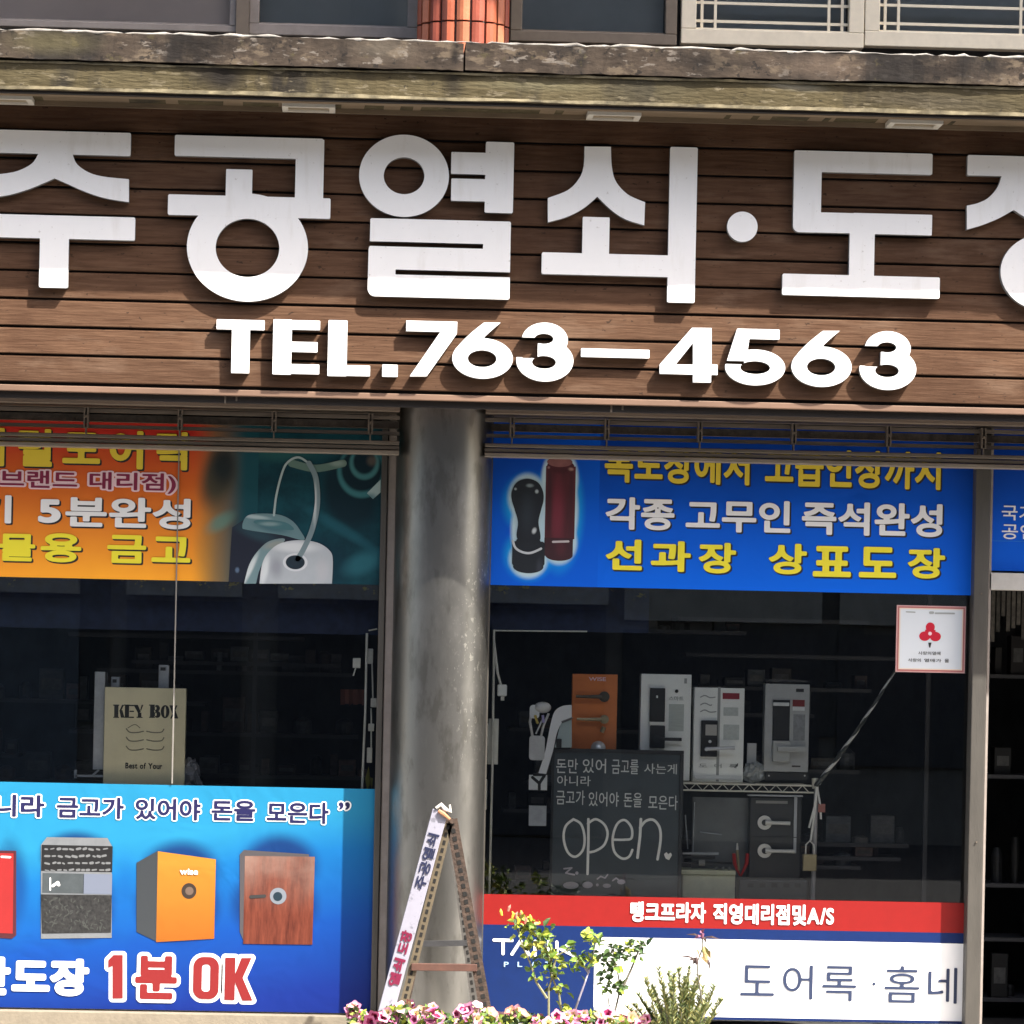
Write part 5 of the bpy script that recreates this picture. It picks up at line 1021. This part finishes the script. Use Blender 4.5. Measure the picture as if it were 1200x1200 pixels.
MB().tube([p3(520, 955, Ya), p3(520, 955, Yb)], .014, 8).build('hinge_rod', rustp, AF)
mb = MB().tube([p3(511, 947, Ya - .03), p3(517, 943, Ya - .03), p3(521, 948, Ya - .03), p3(528, 951, Ya - .03), p3(527, 943, Ya - .03)], [.006, .009, .010, .008, .004], 7); mb.build('wire_knot', mat('tied white cord', (.7, .68, .62), .7), AF)
mb = MB().tube([p3(514, 950, Ya - .03), p3(520, 954, Ya - .035), p3(527, 960, Ya - .03)], [.008, .009, .006], 7); mb.build('wire_knot', mat('tied orange cord', (.42, .20, .10), .7), AF)

# ------------------------------------------------------------------ planting in front
PY = -1.45
leafc = [mat('leaf green %d' % i, c, .5, n=.15, ns=30, rnd=.2) for i, c in enumerate(((.12, .20, .025), (.30, .35, .04), (.055, .10, .03), (.36, .33, .05)))]
stemm = mat('plant stem', (.20, .19, .10), .7); stemb = mat('woody stem', (.14, .13, .10), .8)
def leaf_mesh(l, wd):
    mb = MB(); mb.v += [(0, 0, 0), (-wd, l * .35, .15 * l), (0, l * .4, .02 * l), (wd, l * .35, .15 * l), (-wd * .6, l * .75, .1 * l), (0, l * .8, -.02 * l), (wd * .6, l * .75, .1 * l), (0, l, -.06 * l)]
    mb.f += [(0, 2, 1), (0, 3, 2), (1, 2, 5, 4), (2, 3, 6, 5), (4, 5, 7), (5, 6, 7)]; mb.mi += [0] * 6; me = mb.mesh('leaf'); return me
LMESH = {}
def leafm(k, l=.035, wd=.009):
    if (k, l) not in LMESH: me = leaf_mesh(l, wd); me.materials.append(leafc[k]); LMESH[(k, l)] = me
    return LMESH[(k, l)]
def add_leaf(parent, pos, k, l=.035, wd=.009, rr=random, s=1.0, name='leaf'):
    o = bpy.data.objects.new(name, leafm(k, l, wd)); COL.objects.link(o); o.parent = parent
    o.location = Vector(pos) - parent.location; o.rotation_euler = (rr.uniform(-1.2, 1.2), rr.uniform(-1.2, 1.2), rr.uniform(0, 6.3)); o.scale = (s, s, s); return o
# planter trough
PL = thing('planter_trough', 'long stone planter trough along the kerb in front of the shop', 'planter', (0.2, PY, 0)); tz = zt(640, 1196, PY) - .07
MB().box(-.95, 1.3, PY - .16, PY - .13, 0, tz).box(-.95, 1.3, PY + .13, PY + .16, 0, tz).box(-.95, -.92, PY - .13, PY + .13, 0, tz).box(1.27, 1.3, PY - .13, PY + .13, 0, tz).build('trough', pave, PL)
MB().box(-.92, 1.27, PY - .13, PY + .13, .0, tz - .03).build('soil', mat('soil', (.04, .03, .02), .9), PL)
# petunias
def petunia_mesh(ma, mb2):
    mb = MB(); N = 20; R = [(.004, -.030), (.008, -.012), (.018, 0), (.031, .003)]
    for r0, z0 in R:
        for j in range(N):
            a_ = 2 * math.pi * j / N; lob = 1 + (.13 * math.cos(5 * a_) if r0 > .015 else 0); mb.v.append((r0 * lob * math.cos(a_), r0 * lob * math.sin(a_), z0 + (.004 * math.sin(10 * a_) if r0 > .02 else 0)))
    for i in range(3):
        for j in range(N): mb.f.append((i * N + j, i * N + (j + 1) % N, (i + 1) * N + (j + 1) % N, (i + 1) * N + j)); mb.mi.append(0 if i == 2 else 1)
    me = mb.mesh('petunia'); me.materials.append(ma); me.materials.append(mb2); return me
pks = [mat('petal pale pink', (.54, .20, .31), .7, rnd=.12), mat('petal pink', (.52, .14, .28), .7, rnd=.12), mat('petal near white', (.58, .30, .36), .7, rnd=.06), mat('petal salmon', (.42, .17, .12), .7, rnd=.1)]
thr = [mat('throat magenta', (.25, .01, .07), .7), mat('throat cream', (.65, .55, .30), .6)]
pm = [petunia_mesh(pks[0], thr[0]), petunia_mesh(pks[1], thr[0]), petunia_mesh(pks[2], thr[1]), petunia_mesh(pks[3], thr[1])]
def petunias(xa, xb, ytop, lab, nfl, seed):
    rr = random.Random(seed); t = thing('petunia_plant', lab, 'flowers', p3((xa + xb) / 2, 1235, PY), 'petunias in the trough'); t.location.z = tz - .03
    mb = MB()
    for q in range(900):
        x = rr.uniform(xa, xb); yy = rr.uniform(ytop(x) + 2, 1228); c = Vector(p3(x, yy, PY + rr.uniform(-.12, .12))); s_ = rr.uniform(.009, .019); a_ = rr.uniform(0, 6.3); b1 = rr.uniform(-1, 1)
        u = Vector((math.cos(a_), math.sin(a_) * b1, math.sin(a_))); v = Vector((-math.sin(a_), rr.uniform(-1, 1), math.cos(a_) * .8)).normalized()
        mb.face([c - u * s_, c + v * s_ * .5, c + u * s_, c - v * s_ * .5], rr.randrange(3))
    o = mb.build('foliage', leafc[:3], t); o['kind'] = 'stuff'
    for q in range(nfl):
        x = rr.uniform(xa, xb); yy = ytop(x) + abs(rr.gauss(0, 12)); Yf = PY + rr.uniform(-.15, .02) - (yy - 1178) * .0012
        o = bpy.data.objects.new('flower', pm[rr.choices((0, 1, 2, 3), (4, 3, 4, 2))[0]]); COL.objects.link(o); o.parent = t; o.location = Vector(p3(x, yy, Yf)) - t.location
        s_ = rr.uniform(.55, .95); o.scale = (s_,) * 3; o.rotation_euler = (rr.uniform(.3, 1.9), rr.uniform(-.5, .5), rr.uniform(-.9, .9))
petunias(408, 505, lambda x: 1180 + 5 * math.sin(x * .09), 'pink and pale petunias at the left end of the trough under the lettered board leg', 40, 1)
petunias(500, 600, lambda x: 1182 + 5 * math.sin(x * .11), 'pale petunias and lime foliage in the trough in front of the steel column', 26, 2)
petunias(590, 760, lambda x: 1187 + 4 * math.sin(x * .07), 'magenta and white petunias at the foot of the leafy rose stems', 40, 3)
# leafy shrubs
def shrub(lab, stems, leaves, seed, name='rose_bush', sm_=stemm, PYs=PY - .02):
    rr = random.Random(seed); base = p3(stems[0][0][0], stems[0][0][1], PYs); t = thing(name, lab, 'plant', (base[0], PYs, tz - .03)); allp = []
    for st in stems:
        pts = [Vector(p3(x, y, PYs + rr.uniform(-.02, .02))) for x, y in st]
        if st[0][1] > 1180: pts.insert(0, Vector((pts[0].x, PYs, tz - .04)))
        MB().tube([tuple(p) for p in pts], [.0055 - .0035 * i / (len(pts) - 1) for i in range(len(pts))], 6).build('stem', sm_, t)
    for x, y, k, n, spread in leaves:
        for q in range(int(n * 2.3)): add_leaf(t, p3(x + rr.gauss(0, spread), y + rr.gauss(0, spread * .9), PYs + rr.uniform(-.03, .03)), k if rr.random() < .7 else rr.randrange(3), .038, .0115, rr, rr.uniform(.6, 1.2))
    return t, rr
t, rr = shrub('bright yellow-green rose bush with a yellow bud cluster in front of the blue vinyl', [[(643, 1200), (643, 1160), (648, 1140), (640, 1110), (620, 1085)], [(660, 1200), (655, 1165), (645, 1140), (647, 1122), (646, 1112)], [(641, 1170), (628, 1150), (622, 1130), (612, 1108), (606, 1088)], [(647, 1140), (652, 1120), (668, 1112)]],
    [(610, 1083, 1, 14, 7), (622, 1090, 1, 10, 6), (618, 1105, 1, 8, 6), (633, 1105, 3, 9, 6), (641, 1100, 0, 10, 6), (645, 1118, 1, 4, 4), (660, 1128, 1, 4, 4), (645, 1130, 0, 8, 5), (645, 1145, 1, 5, 4), (627, 1140, 0, 4, 5), (655, 1160, 0, 5, 4), (661, 1190, 1, 5, 4), (630, 1122, 0, 5, 6)], 21)
yb = mat('bud yellow', (.70, .50, .05), .6)
for q in range(10):
    c = p3(603 + rr.gauss(8, 8), 1077 + rr.gauss(0, 4), PY - .05); MB().tube([c, (c[0] + rr.uniform(-.008, .008), c[1], c[2] + .016), (c[0] + rr.uniform(-.01, .01), c[1], c[2] + .026)], [.004, .006, .001], 6).build('bud', yb if q % 3 else pks[3], t)
shrub('slim violet-grey stem with a few green leaves just left of the white field', [[(668, 1200), (678, 1172), (686, 1150), (693, 1128), (698, 1105)], [(690, 1140), (684, 1132), (676, 1126)]], [(697, 1103, 0, 8, 5), (690, 1100, 1, 5, 4), (705, 1122, 2, 6, 4), (681, 1120, 0, 8, 5), (690, 1128, 1, 6, 4), (675, 1135, 0, 4, 5), (665, 1112, 0, 4, 4)], 22, sm_=mat('violet grey stem', (.30, .27, .33), .7), name='rose_bush')
shrub('grey-green rose bush with arching twigs in front of the left part of the white field', [[(716, 1200), (722, 1180), (727, 1158), (723, 1135), (718, 1115)], [(731, 1155), (740, 1135), (750, 1110), (756, 1105)], [(712, 1198), (714, 1180), (712, 1165)]], [(722, 1112, 2, 8, 4), (718, 1128, 2, 8, 5), (725, 1122, 0, 6, 4), (735, 1115, 2, 7, 4), (742, 1108, 2, 8, 4), (753, 1108, 2, 5, 3), (712, 1138, 2, 6, 5), (724, 1155, 2, 7, 5), (710, 1158, 0, 5, 4), (730, 1160, 2, 4, 4), (745, 1122, 2, 3, 4)], 23, sm_=stemb)
# needle-leaved shrub
rr = random.Random(31); t = thing('rosemary_shrub', 'feathery olive-green needle-leaved shrub in front of the white field', 'shrub', p3(795, 1225, PY)); t.location.z = tz - .03
nb = MB(); sb_ = MB()
tips = [(756, 1140), (765, 1150), (772, 1128), (748, 1160), (779, 1160), (788, 1142), (796, 1128), (803, 1140), (812, 1152), (820, 1138), (829, 1160), (838, 1150), (846, 1165), (735, 1175), (742, 1172), (783, 1132), (808, 1128), (800, 1165), (770, 1170), (826, 1172), (760, 1180), (790, 1175), (815, 1180), (840, 1182), (750, 1188), (775, 1190), (762, 1158), (786, 1150), (801, 1148), (815, 1144), (824, 1150), (742, 1180), (733, 1190), (832, 1172), (790, 1136), (806, 1160), (776, 1146)]
for tx, ty in tips:
    ty += 6; bx = 795 + (tx - 795) * .35 + rr.uniform(-6, 6); Yq = PY + rr.uniform(-.08, .08); pts = []
    for i in range(9):
        u = i / 8; pts.append(Vector(p3(bx + (tx - bx) * u ** 1.2, 1222 + (ty - 1222) * u, Yq)))
    sb_.tube([tuple(p) for p in pts], [.003 - .0022 * i / 8 for i in range(9)], 5)
    for q in range(210):
        u = rr.uniform(.15, 1) * 7.99; i = int(u); c = pts[i].lerp(pts[i + 1], u - i); a_ = rr.uniform(0, 6.3); l = rr.uniform(.014, .030)
        d = Vector((math.cos(a_) * .8, math.sin(a_) * .8, .75)).normalized() * l; s_ = Vector((-math.sin(a_), math.cos(a_), 0)) * .0013; s2 = Vector((.0016, 0, 0))
        nb.face([c - s2, c + d * .6 - s2 * 1.2, c + d, c + d * .6 + s2 * 1.2, c + s2], rr.randrange(3))
sb_.build('stem', stemb, t); o = nb.build('needles', [mat('needle olive', (.17, .20, .055), .6), mat('needle green', (.10, .15, .05), .6), mat('needle straw', (.36, .34, .12), .6)], t); o['kind'] = 'stuff'
# withered tall flower
t = thing('withered_flower', 'tall withered flower on a thin dark stem with drooping dry petals', 'flower', p3(825, 1225, PY - .05)); t.location.z = tz - .03; dryd = mat('dry brown petal', (.08, .05, .045), .8); dryt = mat('dry tan petal', (.35, .25, .11), .8, n=.3, ns=60); dryp = mat('dry mauve petal', (.22, .08, .13), .8)
Yw = PY - .05; MB().tube([p3(828, 1225, Yw), p3(824, 1180, Yw), p3(818, 1145, Yw), p3(817, 1128, Yw), p3(823, 1112, Yw), p3(823, 1096, Yw)], [.0045, .004, .0035, .003, .003, .003], 6).build('stem', stemb, t)
def petal(p, q, wd, M, nm='petal'): 
    p = Vector(p3(*p, Yw)); q = Vector(p3(*q, Yw)); mid2 = (p + q) / 2 + Vector((0, -.01, .006)); n_ = Vector(((q - p).z, 0, -(q - p).x)).normalized() * wd
    MB().face([p, mid2 - n_, q, mid2 + n_]).build(nm, M, t)
for a_, b2, w_, mm in (((823, 1098), (804, 1095), .004, dryd), ((823, 1098), (845, 1101), .004, dryd), ((823, 1097), (813, 1100), .006, dryp), ((824, 1094), (821, 1090), .012, dryp), ((823, 1097), (828, 1106), .006, dryd), ((817, 1124), (795, 1121), .004, dryd), ((817, 1124), (812, 1130), .012, dryd), ((820, 1120), (832, 1132), .008, dryt), ((826, 1112), (833, 1124), .012, dryt), ((829, 1122), (832, 1138), .005, dryd), ((817, 1127), (806, 1124), .006, dryd), ((825, 1108), (828, 1122), .012, mat('dry green husk', (.25, .27, .08), .8)), ((815, 1110), (820, 1122), .004, dryt)): petal(a_, b2, w_, mm)
MB().tube([p3(823, 1094, Yw), p3(823, 1100, Yw)], [.008, .004], 8).build('head', dryp, t); MB().tube([p3(824, 1110, Yw), p3(827, 1125, Yw)], [.006, .011], 8).build('head', dryt, t); MB().tube([p3(815, 1122, Yw), p3(817, 1130, Yw)], [.008, .006], 8).build('head', dryd, t)

# ------------------------------------------------------------------ across the street (seen in the glass and steel only)
O = thing('opposite_building', 'grey building across the street, mirrored faintly in the shop glass', 'building', (0, -24, -.13))
brk = mat('opposite render', (.22, .20, .175), .85, n=.25, ns=2); MB().box(-40, 40, -28, -24, -.13, 15).build('wall', brk, O)
for k in range(-9, 10):
    for z in (1.0, 4.3, 7.4): MB().box(k * 4 - .8, k * 4 + .8, -24.0, -23.95, z, z + 1.6).build('window', mat('opposite glass', (.05, .06, .07), .15), O)

rr = random.Random(15); shade_m = [mat('opposite tone %d' % i, c, .8, n=.2, ns=6) for i, c in enumerate(((.26, .225, .18), (.16, .14, .115), (.21, .175, .13), (.42, .39, .33), (.06, .06, .065), (.16, .18, .20)))]
x = -9.0
while x < 9:
    w_ = rr.uniform(.9, 2.2); k = rr.choice((0, 2, 2, 3, 3))
    if k < 2:
        for q in range(14): MB().box(x, x + w_, -24.0, -23.93 + .02 * (q % 2), q * .18 - .1, q * .18 + .06).build('shutter_slat', shade_m[(q % 2) * 1 + (0 if k else 2) if q % 2 == 0 else 1], O)
    elif k == 2: MB().box(x, x + w_, -24.0, -23.9, -.1, 2.3).build('door', shade_m[rr.choice((2, 4, 5))], O); MB().box(x, x + w_, -24.1, -23.6, 2.35, 2.6).build('awning', shade_m[3], O)
    else: MB().box(x, x + w_, -24.0, -23.92, .7, 2.1).build('shop_window', shade_m[4], O); MB().box(x, x + w_, -24.0, -23.85, 2.2, 2.8).build('sign_board', shade_m[rr.choice((0, 3, 5))], O)
    x += w_ + rr.uniform(.1, .5)
bpy.data.objects.remove(_to, do_unlink=True)
